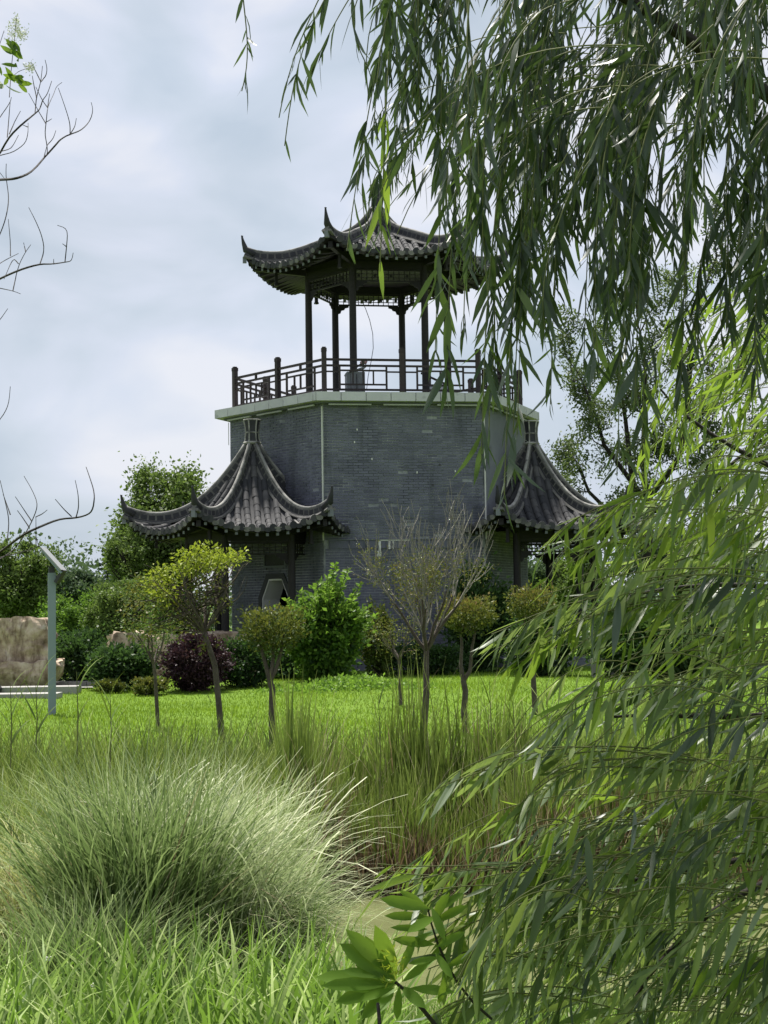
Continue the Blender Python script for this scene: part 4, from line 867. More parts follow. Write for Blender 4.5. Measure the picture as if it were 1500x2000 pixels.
# ------------------------------------------------------------------ lawn grass
n = 150000; D_ = 17 + 22 * U(0, 1, n) ** 1.25; x_ = U(-1, 1, n) * (.36 * D_) ; y_ = D_ + CAM_Y
keep = (np.hypot(x_, y_) > 4.3); x_, y_, D_ = x_[keep], y_[keep], D_[keep]; n = len(x_)
pt = .5 + .5 * np.sin(x_ * 1.9 + np.sin(y_ * 1.3) * 2) * np.sin(y_ * 1.1 + 1)
o_ = leafmesh('lawn_grass', [blades(np.stack([x_, y_, ground_z(x_, y_) - .01], 1), U(0, 6.28, n), U(.03, .075, n) * (.7 + .6 * pt), U(.007, .014, n), U(.0, .5, n), U(.1, .9, n), np.clip(pt * .5 + U(0, .5, n), 0, 1), 2, U(0, 3, n))], LAWN); tag(o_, kind='stuff')

# ------------------------------------------------------------------ bank grasses, reeds
def scatter(n, xr, dr, f=None):
    x_ = U(*xr, n); D_ = U(*dr, n); k = np.ones(n, bool) if f is None else f(x_, D_)
    return x_[k], D_[k] + CAM_Y
# tall mixed grass on the far and left bank
x_, y_ = scatter(30000, (-6.5, 4.5), (12.5, 19.0), lambda x, D: (ground_z(x, D + CAM_Y) > -.86) & (rng.random(len(x)) < np.where(D < 16.8, 1, .30 * (19.3 - D) / 2.5)) & ((x < 0) | (D > 14.8)))
n = len(x_); hh = U(.3, .75, n) * (1 + .35 * (x_ < -.6)) * (1 - .35 * sstep(16.5, 18.5, y_ - CAM_Y))
tag(leafmesh('bank_grass', [blades(np.stack([x_, y_, ground_z(x_, y_) - .02], 1), U(0, 6.28, n), hh, U(.008, .018, n), U(0, .35, n), U(.1, 1.3, n), U(0, 1, n), 4, U(0, 3, n))], REED), kind='stuff')
# reed bed at the water's edge
def reedbed(name, n, xr, dr, h, lf, tone, wd=(.012, .026), lean=(0, .16), curl=(0, .5), tipt=.35):
    x_, y_ = scatter(n, xr, dr); n = len(x_); zz = np.maximum(ground_z(x_, y_), WZ - .1) - .02
    env = .78 + .22 * np.sin(x_ * 2.1 + .6) * np.sin(y_ * 1.7) + .1 * np.sin(x_ * 6)
    tag(leafmesh(name, [blades(np.stack([x_, y_, zz], 1), U(0, 6.28, n), U(*h, n) * env, U(*wd, n), U(*lean, n), U(*curl, n), U(*tone, n), 5, U(0, 3, n), tipt=tipt)], lf), kind='stuff')
reedbed('green_reeds', 6000, (-.95, 5.5), (14.3, 16.3), (.95, 1.68), REED, (.0, .6), (.014, .028), (0, .11), (0, .35), .95)
reedbed('reed_tips', 900, (-.85, 5.5), (14.4, 16.3), (1.15, 1.8), DRYREED, (.5, 1), (.005, .010), (0, .2), (.2, 1.6))
reedbed('dry_reeds', 6200, (-.75, 5.5), (14.15, 15.0), (.45, 1.2), DRYREED, (0, .85), (.010, .024), (0, .25), (0, .8), .1)
reedbed('broken_reeds', 420, (-.75, 4.5), (14.05, 14.7), (.3, .8), DRYREED, (.5, 1), (.007, .013), (.4, 1.3), (-.2, .6))
def stalk(px, py, D, h, label, nl=9, lf=REED, tone=(.2, .9), lean=.0):
    b0_ = at(px, py, D); o_ = empty('reed_stalk', tuple(b0_), label, 'reed', 'single reed stalks standing above the bank'); tip = b0_ + [lean * h, 0, h]
    build_wood('stem', [(np.array([b0_, b0_ * .5 + tip * .5 + [.01, 0, 0], tip]), np.array([.006, .005, .002]), 1)], SHOOT, o_)
    k = np.arange(nl); f_ = .25 + .72 * k / nl; P = b0_ + (tip - b0_) * f_[:, None]; az = np.where(k % 2 == 0, 0.3, 3.4) + U(-.5, .5, nl)
    leafmesh('leaves', [blades(P, az, U(.22, .38, nl), U(.014, .022, nl), U(.25, .5, nl), U(.3, 1.1, nl), U(*tone, nl), 5, U(-.6, .6, nl))], lf, o_)
for q in ((70, 1470, 11.5, .50, 'reed stalk with paired leaves, below the rocks at the left'), (150, 1480, 11.2, .62, 'leafy reed stalk in front of the lamp post foot'), (215, 1500, 12, .6, 'leafy reed stalk just right of the lamp post foot'), (20, 1500, 11, .6, 'leafy reed stalk at the left edge of the picture'),
          (960, 1560, 12.5, .95, 'tall reed stalk rising right of the forked clipped tree'), (1005, 1560, 12.2, .9, 'tall reed stalk beside the willow tips'), (742, 1560, 14.2, .95, 'tall dark reed stalk left of the twiggy tree trunk'), (1070, 1520, 12.4, .8, 'reed stalk close to the willow, right of the reed bed')): stalk(*q[:4], q[4])

# ------------------------------------------------------------------ big arching grass clumps
def clump(px, D, label, n, ln, wd, az, lean, curl, lf, tone, zoff=0.0, rad=.16, tw=None, ns=8, name='grass_clump'):
    b0_ = gpt(px, D, zoff); o_ = empty(name, tuple(b0_), label, 'ornamental grass', 'arching grass clumps on the near bank')
    q = rng.normal(size=(n, 2)) * rad; P = b0_ + np.concatenate([q, np.zeros((n, 1))], 1); a = az(n)
    leafmesh('blades', [blades(P, a, U(*ln, n), U(*wd, n), lean(n), curl(n), U(*tone, n), ns, U(-.9, .9, n))], lf, o_)
    m_ = n // 9; q = rng.normal(size=(m_, 2)) * rad; P = b0_ + np.concatenate([q, np.zeros((m_, 1))], 1)
    leafmesh('dead_blades', [blades(P, U(0, 6.28, m_), U(ln[0] * .5, ln[1] * .95, m_), U(.005, .011, m_), U(.2, 1.1, m_), U(.2, 2.2, m_), U(.4, 1, m_), ns, U(-.9, .9, m_))], DRYREED, o_)
    return o_, b0_
full = lambda n: U(0, 6.28, n)
bl = lambda a, b, p=1: (lambda n: a + (b - a) * U(0, 1, n) ** p)
clump(268, 8.4, 'large silvery arching grass clump, tallest on the near bank', 1500, (1.0, 1.7), (.011, .020), full, bl(0, .42, 1.2), bl(.25, 1.7), CLUMP, (.0, .65), rad=.17)
clump(385, 8.9, 'wide silvery grass clump drooping towards the pond', 1900, (.8, 1.3), (.008, .015), lambda n: rng.normal(-.6, 1.4, n), bl(.05, .7), bl(.9, 2.3), CLUMP, (.15, .9), rad=.2)
clump(480, 9.2, 'silvery grass tuft at the pond edge', 900, (.6, 1.1), (.006, .010), lambda n: rng.normal(-.5, 1.0, n), bl(.0, .6), bl(.6, 2.1), CLUMP, (.2, .9), rad=.16)
clump(90, 9.6, 'yellowish dry arching grass clump at the left edge', 2200, (.8, 1.3), (.006, .012), full, bl(.1, .7), bl(.7, 2.1), OLIVE, (.1, .95), rad=.28)
clump(400, 10.6, 'pale feathery grass clump behind the tallest one', 1500, (.9, 1.4), (.006, .012), full, bl(0, .5), bl(.4, 1.9), CLUMP, (.3, 1), rad=.25)
clump(30, 11.8, 'green grass clump far left behind the yellowish one', 2200, (.7, 1.2), (.006, .011), full, bl(0, .5), bl(.4, 1.6), REED, (.1, .9), rad=.35)
clump(175, 7.4, 'short blue-green grass tuft in front of the tallest clump', 900, (.6, .95), (.008, .014), full, bl(.1, .5), bl(.5, 1.5), CLUMP, (.0, .6), rad=.12)
# seed heads arching above the clumps
n = 200; px_ = U(150, 560, n); P = np.array([gpt(a, U(8.2, 9.4, 1)[0], .25) for a in px_])
tag(leafmesh('seed_heads', [blades(P, rng.normal(-.2, 1.2, n), U(.85, 1.35, n), U(.006, .010, n), U(0, .4, n), U(.8, 1.7, n), U(.85, 1, n), 9, U(0, 3, n), .9)], CLUMP), kind='stuff')
# foreground broad-bladed grass
x_, y_ = scatter(5200, (-2.3, .15), (4.4, 8.0), lambda x, D: (x > -.30 * D) & (x < -.02 * D + .05) & (rng.random(len(x)) < .35 + .65 * (7.6 - D) / 3))
n = len(x_); tag(leafmesh('foreground_grass', [blades(np.stack([x_, y_, ground_z(x_, y_) - .02], 1), U(0, 6.28, n), U(.32, .75, n), U(.012, .026, n), U(0, .5, n), U(.2, 1.5, n), U(0, 1, n), 6, U(-1.2, 1.2, n))], FRONTG), kind='stuff')
x_, y_ = scatter(14000, (-3.2, 1.2), (4.2, 12.5), lambda x, D: ground_z(x, D + CAM_Y) > WZ + .04)
n = len(x_); tag(leafmesh('short_grass', [blades(np.stack([x_, y_, ground_z(x_, y_) - .02], 1), U(0, 6.28, n), U(.12, .32, n), U(.004, .009, n), U(0, .5, n), U(.2, 1.4, n), U(0, .9, n), 4, U(-1.2, 1.2, n))], FRONTG), kind='stuff')
for k, (px, py) in enumerate(((95, 1872), (183, 1925), (312, 1953))):
    c_ = at(px, py, 6.0); q = MB()
    for a in range(9):
        d_ = nrm(rng.normal(size=3) + [0, 0, .6]); q.bar(c_, c_ + d_ * .012, .006, .003, .9)
    fo = q.build('clover_flower', FLOWER); tag(fo, ['tiny pale clover flower in the grass, uppermost of three', 'tiny pale clover flower in the grass, middle one of three', 'tiny pale clover flower in the grass, lowest of three'][k], 'flower', 'clover flowers in the foreground grass')
    build_wood('stem', [(np.array([c_ - [0, 0, .3], c_]), np.array([.002, .0015]), 2)], SHOOT, fo)

# ------------------------------------------------------------------ broad-leaved shrub over the pond
bs_ = at(775, 1915, 3.5); bd = empty('broad_leaved_shrub', tuple(at(835, 2080, 3.5)), 'glossy broad-leaved shrub branch hanging over the pond, bottom centre', 'shrub')
def bz(pts, n=7):
    pts = np.array(pts, float); t_ = np.linspace(0, 1, n)[:, None]
    while len(pts) > 1 and pts.ndim == 2:
        return np.array([interp_b(pts, q[0]) for q in t_])
def interp_b(pts, t_):
    p = [np.array(q) for q in pts]
    while len(p) > 1: p = [p[i_] * (1 - t_) + p[i_ + 1] * t_ for i_ in range(len(p) - 1)]
    return p[0]
wd_ = [(bz([at(900, 2080, 3.6), at(850, 1990, 3.5), at(800, 1940, 3.5), at(772, 1918, 3.5)]), np.linspace(.006, .004, 7), 1), (bz([at(960, 1990, 3.6), at(880, 1930, 3.55), at(845, 1830, 3.5), at(835, 1770, 3.5)]), np.linspace(.0035, .002, 7), 1),
       (bz([at(745, 2100, 3.4), at(742, 1990, 3.4), at(738, 1960, 3.45)]), np.linspace(.005, .004, 7), 1)]
build_wood('branches', wd_, DBARK, bd)
LB = leaf_tpl(((.1, .3), (.3, .78), (.55, 1), (.8, .8)), .16)
specs = [((772, 1915), (670, 1842), .36), ((762, 1900), (684, 1820), .3), ((775, 1910), (738, 1818), .34), ((765, 1918), (622, 1902), .26), ((768, 1922), (636, 1920), .22), ((770, 1925), (650, 1955), .28), ((772, 1928), (704, 1985), .36), ((770, 1930), (738, 1972), .4),
         ((755, 1905), (700, 1885), .34), ((760, 1908), (668, 1892), .24), ((780, 1905), (805, 1840), .3), ((785, 1918), (838, 1878), .3), ((782, 1925), (828, 1965), .36), ((765, 1900), (742, 1862), .3),
         ((842, 1775), (748, 1755), .3), ((838, 1790), (756, 1788), .24), ((842, 1770), (868, 1830), .3), ((835, 1775), (786, 1742), .34), ((850, 1790), (800, 1815), .3), ((845, 1800), (868, 1752), .3), ((836, 1815), (768, 1810), .22), ((850, 1845), (778, 1835), .24), ((852, 1850), (905, 1820), .3), ((770, 1930), (700, 1950), .3), ((850, 1860), (880, 1905), .3), ((775, 1912), (700, 1860), .3), ((768, 1905), (715, 1835), .26), ((778, 1920), (690, 1930), .26), ((850, 1800), (905, 1770), .26), ((846, 1785), (895, 1745), .24), ((845, 1820), (790, 1850), .26), ((860, 1870), (800, 1880), .26), ((870, 1890), (925, 1860), .24), ((870, 1900), (860, 1960), .28), ((800, 1930), (880, 1935), .26), ((780, 1925), (775, 1990), .3)]
bmesh_ = {}
for k, (a, b_, wr) in enumerate(specs):
    Da = 3.5 + rng.uniform(-.04, .04); p0, p1 = at(*a, Da), at(*b_, Da - rng.uniform(-.03, .07)); d = p1 - p0; ln = np.linalg.norm(d) * rng.uniform(1.0, 1.08)
    F = frames(d[None], np.array([[rng.uniform(-.45, .45), -1.0, rng.uniform(.2, .7)]]))[0]; key = round(wr, 2)
    if key not in bmesh_:
        v0 = LB[0].copy(); v0[:, 0] *= key * .85; v0[:, 2] = v0[:, 2] * key - .13 * v0[:, 1] ** 2 ; bmesh_[key] = mesh_np('leaf', v0, LB[1], BIGLEAF, np.full(len(v0), rng.uniform(.3, .9)), True)
    link('leaf', bmesh_[key], bd, mw=Matrix([[*(F[r__] * ln), p0[r__]] for r__ in range(3)] + [[0, 0, 0, 1]]))
n = 60; P = at(765, 1890, 3.47) + rng.normal(size=(n, 3)) * [.012, .012, .02]; leafmesh('flower_bud', [leaves(P, rng.normal(size=(n, 3)) + [-.4, 0, .9], .02, .004, 1.0)], YLLEAF, bd)

# ------------------------------------------------------------------ the willow
wl = empty('willow_tree', tuple(gpt(2050, 4.6)), 'large weeping willow hanging over the right side, long narrow leaves', 'tree')
LW = leaf_tpl(((.12, .55), (.38, 1), (.7, .75)), .18)
wood = []; lp_, ld_, ll_, lt_, lw_, kind_ = [], [], [], [], [], []
wood.append((np.array([at(2050, 2300, 4.6), at(2060, 1800, 4.7), at(2030, 1200, 4.7), at(1960, 600, 4.7), at(1900, 100, 4.6), at(1850, -500, 4.5)]), np.array([.24, .2, .17, .14, .11, .08]), 0))
def lim(pts, r0, r1): q = bz([at(*p) for p in pts], 12); wood.append((q, np.linspace(r0, r1, 12), 1)); return q
lim([(1950, 520, 4.7), (1700, 300, 4.4), (1520, 200, 4.2), (1420, 150, 4.1), (1330, 60, 4.1), (1200, -60, 4.0), (900, -200, 3.9), (620, -230, 3.9)], .03, .008)
lim([(1920, 300, 4.6), (1700, -50, 4.4), (1500, -180, 4.2), (1100, -260, 4.0), (700, -260, 3.8)], .06, .012)
lim([(2050, 1750, 4.6), (1750, 1640, 4.4), (1500, 1625, 4.3), (1380, 1710, 4.2), (1240, 1725, 4.1), (1120, 1730, 4.0)], .016, .003)
lim([(2050, 1800, 4.7), (1700, 1600, 4.5), (1480, 1680, 4.3), (1370, 1780, 4.2), (1300, 1850, 4.2), (1240, 1950, 4.2)], .016, .004)
lim([(2040, 1300, 4.7), (1800, 1380, 4.6), (1490, 1430, 4.5), (1330, 1385, 4.4), (1200, 1400, 4.3)], .02, .004)
lim([(2040, 1100, 5.4), (1800, 1000, 5.6), (1500, 960, 5.8), (1330, 820, 6.0), (1290, 760, 6.0)], .02, .004)
lim([(2040, 1500, 4.7), (1800, 1180, 4.8), (1600, 1130, 4.9), (1400, 1120, 5.0), (1200, 1170, 5.0)], .02, .004)
def shoot(ctrl, dens=1.0, size=.105, lf=0, droop=.6, tone=(0, .7), start=.0, side=.75):
    """one leafy shoot through control points (px, py, D)"""
    ctrl = [at(*p) for p in ctrl]; q = bz(ctrl, 16); L_ = np.linalg.norm(np.diff(q, axis=0), axis=1).sum(); wood.append((q, np.linspace(.0024, .0010, 16), 2))
    n = int(L_ / .026 * dens); t_ = np.sort(U(start, 1, n)); P = np.stack([np.interp(t_, np.linspace(0, 1, 16), q[:, k]) for k in range(3)], 1)
    T_ = nrm(np.gradient(q, axis=0)); Tn = np.stack([np.interp(t_, np.linspace(0, 1, 16), T_[:, k]) for k in range(3)], 1)
    az = np.arange(n) * 2.4 + rng.uniform(0, 6); S_ = np.stack([np.cos(az), np.sin(az), 0 * az], 1); S_ = S_ - (S_ * Tn).sum(1)[:, None] * Tn
    d = Tn * .75 + nrm(S_) * side * U(.4, 1.1, n)[:, None] + np.array([0, 0, -1]) * droop + rng.normal(size=(n, 3)) * .22
    ln = size * 1.22 * U(.4, 1.25, n) * (1 - .35 * sstep(.85, 1, t_)); lp_.append(P); ld_.append(nrm(d)); ll_.append(ln); lt_.append(U(*tone, n)); lw_.append(U(.085, .14, n)); kind_.append(np.full(n, lf))
# single outer shoots
shoot([(470, -160, 3.6), (460, -20, 3.6), (492, 60, 3.6), (488, 120, 3.6), (472, 178, 3.6)], .75, .07, 0, .5, (.3, 1), .2)
shoot([(720, -120, 3.7), (640, -30, 3.7), (590, 60, 3.7), (572, 150, 3.7), (556, 285, 3.7)], .9, .085, 0, .55, (.2, .9))
shoot([(700, -150, 3.7), (620, 0, 3.7), (570, 90, 3.7), (545, 230, 3.7)], .6, .08, 0, .55, (.2, .9))
shoot([(760, -120, 3.8), (690, -20, 3.8), (640, 60, 3.8), (605, 150, 3.8)], .8, .09, 0, .6)
shoot([(800, -100, 3.9), (740, 60, 3.9), (715, 250, 3.8), (690, 380, 3.8), (678, 490, 3.8)], .9, .09, 0, .6, (.3, 1))
shoot([(760, 100, 3.6), (750, 250, 3.6), (748, 380, 3.6), (742, 530, 3.6)], .8, .1, 1, .6, (.1, .8), .25)
ex = np.array([680, 740, 800, 870, 930, 980, 1030, 1060, 1130, 1200, 1250, 1330, 1400, 1500, 1600]); ey = np.array([330, 370, 450, 640, 780, 900, 880, 780, 700, 860, 800, 740, 760, 900, 900])
for k in range(66):
    xc = 720 + 900 * rng.random() ** .8; fc = rng.random() ** .75; yc = np.interp(xc, ex, ey) * (.28 + .72 * fc) + rng.normal() * 20; lc = rng.uniform(330, 760); dx = rng.uniform(-30, 150)
    D = rng.uniform(3.5, 5.2) if k % 3 else rng.uniform(3.1, 3.8)
    for r_ in range(rng.integers(2, 5)):
        xt, yt = xc + rng.normal() * 17, yc - abs(rng.normal()) * 70; y0 = yt - lc; x0 = xt + dx; Dd_ = D + rng.normal() * .06
        shoot([(x0 + rng.uniform(0, 160), y0 - 100, Dd_ + .1), (x0, y0, Dd_ + .1), (xt + rng.normal() * 14, yt * .4 + y0 * .6, Dd_), (xt + rng.normal() * 10, yt * .75 + y0 * .25, Dd_), (xt, yt, Dd_)], .95, .088, 0, rng.uniform(.4, .75), (0, .35), .08, .55)  # low tones paint in the darkness of upper shoots against the sky
for k in range(48):   # flatter shoots in the upper crown
    x0, y0 = rng.uniform(1000, 1650), rng.uniform(-200, 260); D = rng.uniform(3.4, 5.0); l_ = rng.uniform(250, 520)
    shoot([(x0, y0, D), (x0 - l_ * .5, y0 - 20, D), (x0 - l_ * .8, y0 + 60, D), (max(720, x0 - l_), y0 + rng.uniform(150, 330), D)], .8, .09, 0, .7, (0, .25))
# the hanging tails in front of the tower's right corner
for xt, yt, D in ((940, 900, 3.6), (985, 975, 3.5), (1000, 930, 3.6), (955, 840, 3.7), (1010, 850, 3.8), (870, 790, 3.8), (1075, 790, 3.9), (905, 650, 3.7), (850, 690, 3.9), (1205, 930, 3.8), (1255, 850, 3.7), (1240, 790, 3.6), (1330, 760, 3.7), (1140, 720, 3.8)):
    shoot([(xt + 40, yt - 560, D), (xt + 10, yt - 380, D), (xt + 6, yt - 200, D), (xt, yt, D)], 1.0, .105, 0, .5, (.1, .8))
# layer further off, right of the tower, backlight painted into its leaf colour
for k in range(80):
    xt = rng.uniform(1180, 1560); yt = rng.uniform(730, 1260); D = rng.uniform(5.2, 7.2)
    if xt < 1240 and yt < 1000: xt += 90
    x0, y0 = xt + rng.uniform(60, 260), yt - rng.uniform(120, 320)
    shoot([(x0 + 80, y0 + 30, D), (x0 - 20, y0 - 20, D), (xt + 20, yt - 120, D), (xt, yt, D)], .7, .105, 1, .7, (.1, 1))
# lower mass: shoots arching in from the right
bx = np.array([1000, 1080, 1180, 1280, 1330, 1400, 1480, 1560, 1600, 1700, 1750, 1800, 1900, 2050]); bX = np.array([1150, 1085, 1010, 1010, 1110, 1090, 960, 860, 990, 780, 800, 850, 900, 880])
for k in range(225):
    yt = rng.uniform(1030, 2080); lim_ = np.interp(yt, bx, bX); f_ = rng.random() ** 1.25; xt = lim_ + (1560 - lim_) * f_ * .95 + rng.normal() * 10
    if 1120 < xt < 1260 and 1225 < yt < 1330: continue
    D = rng.uniform(3.3, 5.4); l_ = rng.uniform(280, 620); up_ = rng.uniform(60, 250)
    if xt > 1350 and 1700 < yt < 1930 and rng.random() < .9: continue
    lf = 1 if rng.random() < (.30 if yt < 1300 else .16) else (2 if rng.random() < .78 else 0)
    shoot([(xt + l_, yt - up_ * .55, D + .15), (xt + l_ * .6, yt - up_, D + .1), (xt + l_ * .28, yt - up_ * .75, D), (xt, yt, D - .05)], .85, .10, lf, rng.uniform(.5, 1.25), (.15, 1), 0.0, .6)
for k in range(80):
    yt = rng.uniform(1780, 2090); xt = rng.uniform(870, 1560) if yt > 1960 else rng.uniform(880, 1250); D = rng.uniform(3.4, 5.0); l_ = rng.uniform(160, 420); up_ = rng.uniform(120, 260)
    shoot([(xt + l_, yt - up_ * .8, D + .1), (xt + l_ * .5, yt - up_, D), (xt + l_ * .15, yt - up_ * .6, D), (xt, yt, D)], .95, .095, 2 if rng.random() < .7 else 0, rng.uniform(.6, 1.2), (.1, 1), 0.0, .6)
# marked outer sprays of the lower mass
for pts, lf in (([(1420, 1120, 4.2), (1250, 1130, 4.1), (1120, 1160, 4.0), (1030, 1220, 4.0), (985, 1255, 3.95)], 0), ([(1380, 1180, 4.2), (1200, 1160, 4.1), (1100, 1200, 4.0), (1020, 1290, 4.0)], 1), ([(1330, 990, 4.4), (1220, 960, 4.3), (1130, 1000, 4.3), (1065, 1090, 4.2)], 1), ([(1300, 1040, 4.3), (1180, 1020, 4.3), (1100, 1080, 4.2)], 1),
                ([(1330, 1480, 4.0), (1150, 1440, 3.9), (1000, 1470, 3.8), (900, 1500, 3.8), (835, 1545, 3.8)], 0), ([(1350, 1500, 4.0), (1150, 1470, 3.9), (1050, 1490, 3.8), (1000, 1600, 3.8)], 0), ([(1300, 1700, 3.8), (1100, 1690, 3.7), (900, 1700, 3.6), (750, 1720, 3.6)], 1), ([(1250, 1760, 3.8), (1050, 1700, 3.7), (900, 1710, 3.6), (800, 1745, 3.6)], 0),
                ([(1200, 1900, 3.8), (1000, 1850, 3.7), (900, 1860, 3.6), (840, 1900, 3.6)], 0), ([(1200, 1950, 3.8), (1000, 1920, 3.7), (900, 1950, 3.6), (830, 2010, 3.6)], 0), ([(1150, 1800, 3.8), (1000, 1760, 3.7), (900, 1790, 3.6), (860, 1850, 3.6)], 1)):
    for r_ in range(3): shoot([(a + rng.normal() * 14, b + rng.normal() * 16, d + rng.normal() * .05) for a, b, d in pts], .9, .105, lf or 2, .55, (.2, 1))
# unseen crown leaves added above the frame to shade the hanging shoots
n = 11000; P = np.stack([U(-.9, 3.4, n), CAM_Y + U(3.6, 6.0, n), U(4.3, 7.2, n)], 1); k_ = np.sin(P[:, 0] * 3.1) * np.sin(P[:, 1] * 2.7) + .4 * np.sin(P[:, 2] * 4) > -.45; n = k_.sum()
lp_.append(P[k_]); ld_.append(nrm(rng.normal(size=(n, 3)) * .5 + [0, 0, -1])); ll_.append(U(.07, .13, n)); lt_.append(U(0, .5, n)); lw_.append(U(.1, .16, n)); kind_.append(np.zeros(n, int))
P = np.concatenate(lp_); Dr = np.concatenate(ld_); Ln = np.concatenate(ll_); Tn = np.concatenate(lt_); Wd = np.concatenate(lw_); Kd = np.concatenate(kind_)
print('willow leaves', len(P))
rel = P - CAMP; z_ = rel @ FW; u_ = 750 + FOC * (rel @ RT) / z_; v_ = 1000 - FOC * (rel @ UP) / z_
inf = (u_ > 0) & (u_ < 1500) & (v_ > 0) & (v_ < 2000); order = np.argsort(-np.where(inf, Ln / z_, 0)); big = np.zeros(len(P), bool)
big[order[:300]] = True
build_wood('trunk', wood[:1], BARK, wl); build_wood('limbs', [w_ for w_ in wood if w_[2] == 1], DBARK, wl); build_wood('shoots', [w_ for w_ in wood if w_[2] == 2], SHOOT, wl)
rollv = lambda n: rng.normal(size=(n, 3)) * .9 + [0, -.2, .6]
for kd, mt, nm in ((0, WILLOW, 'leaves'), (1, WILLOWB, 'backlight_tinted_leaves'), (2, WILLOWM, 'lower_leaves')):
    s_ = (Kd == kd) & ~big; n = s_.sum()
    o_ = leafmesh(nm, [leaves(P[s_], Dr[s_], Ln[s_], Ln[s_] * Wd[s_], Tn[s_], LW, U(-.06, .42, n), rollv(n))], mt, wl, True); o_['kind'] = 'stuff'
vm = []
for kd, mt in ((0, WILLOW), (1, WILLOWB), (2, WILLOWM)):
    vs_ = []
    for q in range(6):
        v0 = LW[0].copy(); v0[:, 0] *= .135; v0[:, 2] = v0[:, 2] * .135 - (.04 + .04 * q) * v0[:, 1] ** 2; vs_.append(mesh_np('leaf', v0, LW[1], mt, np.full(len(v0), q / 5.0), True))
    vm.append(vs_)
Fr = frames(Dr[big], rollv(300))
for k, i_ in enumerate(np.nonzero(big)[0]):
    F = Fr[k] * Ln[i_]; link('leaf', vm[int(Kd[i_])][rng.integers(0, 6)], wl, mw=Matrix([[*F[r__], P[i_][r__]] for r__ in range(3)] + [[0, 0, 0, 1]]))

# ------------------------------------------------------------------ nearly bare tree at the left edge
DL = 7.0; bt = empty('bare_tree', tuple(gpt(-330, DL)), 'nearly bare tree reaching in from the left edge, thin dark twigs', 'tree'); br = []
def tw_(pts, r0=.006, r1=.0022, lvl=2, dd=0):
    pts = np.array(pts, float); t_ = np.linspace(0, len(pts) - 1, len(pts) * 3); q = np.stack([np.interp(t_, np.arange(len(pts)), pts[:, k]) for k in range(2)], 1)
    for _ in range(2): q[1:-1] = q[:-2] * .25 + q[1:-1] * .5 + q[2:] * .25
    w_ = np.array([at(a, b, DL + dd + .25 * math.sin(i_ * .35 + a * .01)) for i_, (a, b) in enumerate(q)]); br.append((w_, np.linspace(r0, r1, len(w_)) * .62, lvl))
br.append((np.array([gpt(-330, DL, -.1), at(-330, 1500, DL), at(-300, 1100, DL), at(-290, 700, DL), at(-260, 300, DL), at(-250, -50, DL)]), np.array([.09, .075, .06, .045, .03, .02]), 0))
tw_([(-300, 520), (-180, 420), (-80, 355), (0, 351), (30, 350), (62, 338), (85, 310), (110, 282), (117, 273), (138, 261), (157, 256), (176, 238), (182, 215), (178, 200)], .014)
for q in ([(137, 262), (137, 240), (126, 205), (114, 172)], [(137, 262), (146, 248), (149, 231)], [(92, 300), (92, 284), (87, 262), (91, 232), (93, 208), (105, 185), (110, 168), (121, 161)], [(93, 208), (97, 183)], [(90, 242), (78, 222), (56, 182)], [(85, 310), (92, 284)], [(92, 284), (104, 270), (109, 255)], [(88, 240), (101, 232)], [(93, 210), (82, 195), (70, 170)]): tw_(q, .0045)
tw_([(-280, 480), (-100, 380), (-10, 320), (14, 270), (40, 245), (68, 222), (79, 213), (82, 196), (92, 186), (101, 158)], .012)
for q in ([(68, 222), (71, 190), (80, 160), (83, 129)], [(80, 160), (90, 148), (92, 133), (88, 117)], [(80, 160), (70, 140), (61, 122)], [(71, 190), (66, 165), (63, 148)], [(14, 268), (18, 220), (20, 200)], [(-40, 320), (0, 303), (25, 298), (50, 280), (55, 260), (55, 240)], [(0, 296), (22, 291), (36, 264)], [(18, 262), (30, 235), (40, 217)], [(55, 248), (44, 244)], [(-30, 270), (3, 225), (20, 200), (22, 190)]): tw_(q, .005)
tw_([(12, 320), (11, 345), (17, 380), (16, 405), (8, 440), (-10, 480)], .003, .005); tw_([(-10, 325), (10, 350)], .003)
tw_([(-300, 780), (-100, 600), (-10, 548), (40, 526), (80, 515), (100, 516), (128, 512), (140, 510), (143, 494)], .012)
for q in ([(78, 515), (88, 487), (80, 455), (68, 428), (56, 405)], [(127, 512), (130, 482), (133, 447), (112, 440)], [(130, 482), (122, 476)], [(105, 516), (105, 506)], [(25, 568), (31, 540), (38, 515), (50, 492), (60, 478)], [(50, 492), (46, 474)], [(-30, 555), (0, 563), (25, 568), (40, 574)], [(-20, 528), (10, 508), (36, 495)], [(20, 500), (20, 470), (16, 428)], [(36, 515), (28, 505), (22, 512), (8, 545)]): tw_(q, .005)
for q in ([(-60, 700), (0, 625), (15, 603)], [(-60, 880), (0, 822), (17, 792), (20, 755)]): tw_(q, .005)
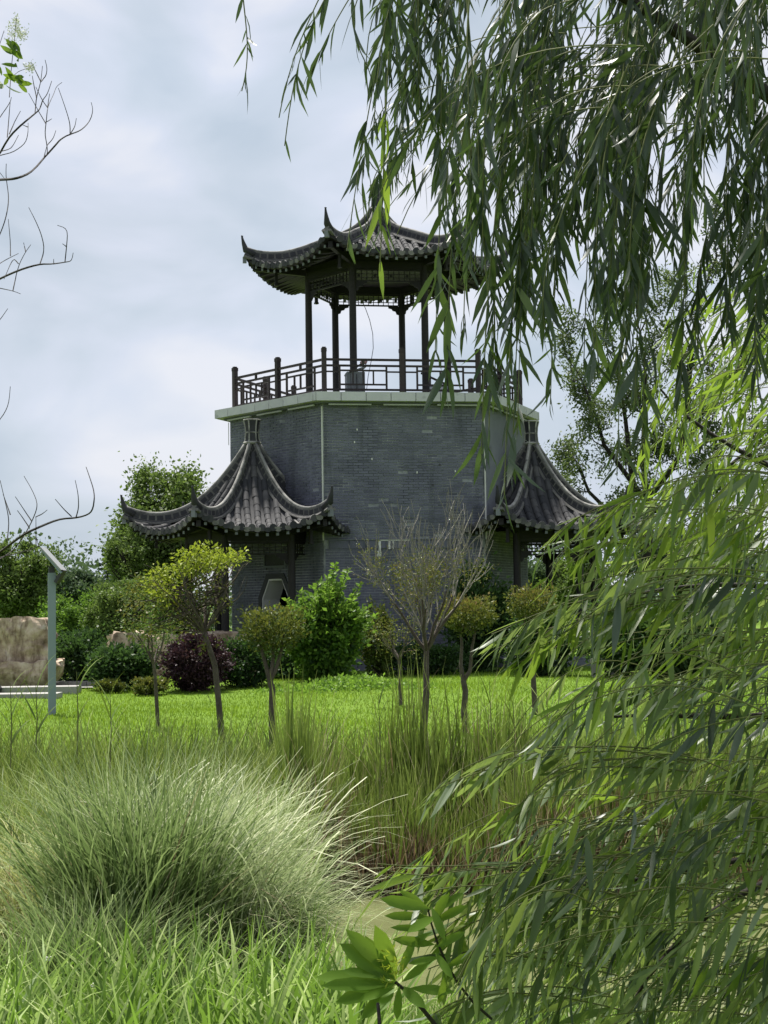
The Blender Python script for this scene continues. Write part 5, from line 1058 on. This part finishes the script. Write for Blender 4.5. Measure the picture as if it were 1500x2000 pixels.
tw_([(-300, 1300), (-80, 1130), (0, 1080), (40, 1046), (75, 1030), (118, 1012), (150, 1012), (178, 1003), (184, 985), (184, 960), (176, 935), (168, 912)], .012, .0028, dd=-.6)
for q in ([(148, 1012), (154, 992), (153, 965), (147, 938)], [(140, 1009), (125, 995), (108, 975)], [(0, 1092), (30, 1073), (57, 1030), (70, 1000), (74, 982), (62, 955), (47, 930)], [(57, 1030), (45, 1012), (34, 997)], [(62, 1018), (50, 1000), (30, 970)], [(70, 1010), (82, 1004), (92, 996)], [(14, 1055), (18, 1015), (10, 980), (0, 938)], [(70, 1065), (70, 1010)], [(76, 1068), (71, 1050)], [(-60, 1110), (0, 1088), (40, 1080), (80, 1066), (84, 1062)], [(20, 1005), (6, 965)]): tw_(q, .005, dd=-.6)
build_wood('trunk', br[:1], DBARK, bt); build_wood('twigs', br[1:], DBARK, bt)
P = np.array([at(a, b, 6.9) for a, b in ((10, 75), (22, 78), (30, 82), (12, 85), (0, 88), (5, 98), (35, 92), (30, 100), (20, 95), (32, 118), (28, 125), (10, 130), (2, 125), (5, 145), (20, 150), (28, 152), (38, 153), (35, 165), (30, 160), (0, 160), (10, 165), (15, 150), (-10, 80), (-10, 120), (-10, 150))])
n = len(P); dd = np.array([[rng.uniform(-.2, 1.0), rng.uniform(-.6, .6), rng.uniform(-.9, .0)] for _ in range(n)])
leafmesh('leaves', [leaves(P, dd, U(.05, .085, n), U(.02, .03, n), U(.1, .8, n), LB, .25)], BIGLEAF, bt)
fl = []
for (cx, cy, rx, ry, m_) in ((28, 62, 16, 22, 260), (45, 68, 10, 12, 120), (58, 132, 12, 10, 150), (32, 40, 5, 12, 70)):
    q = rng.normal(size=(m_, 2)) * .5; P = np.array([at(cx + a * rx, cy + b * ry, 6.95 + rng.normal() * .03) for a, b in q]); fl.append(leaves(P, rng.normal(size=(m_, 3)), .011, .005, .8))
leafmesh('blossom', fl, FLOWER, bt)
tw_([(18, 190), (22, 130), (28, 80), (32, 35)], .004); tw_([(24, 150), (38, 138), (60, 132)], .003); tw_([(-20, 170), (-5, 100), (8, 60)], .004); build_wood('flower_stalks', br[-3:], DBARK, bt)
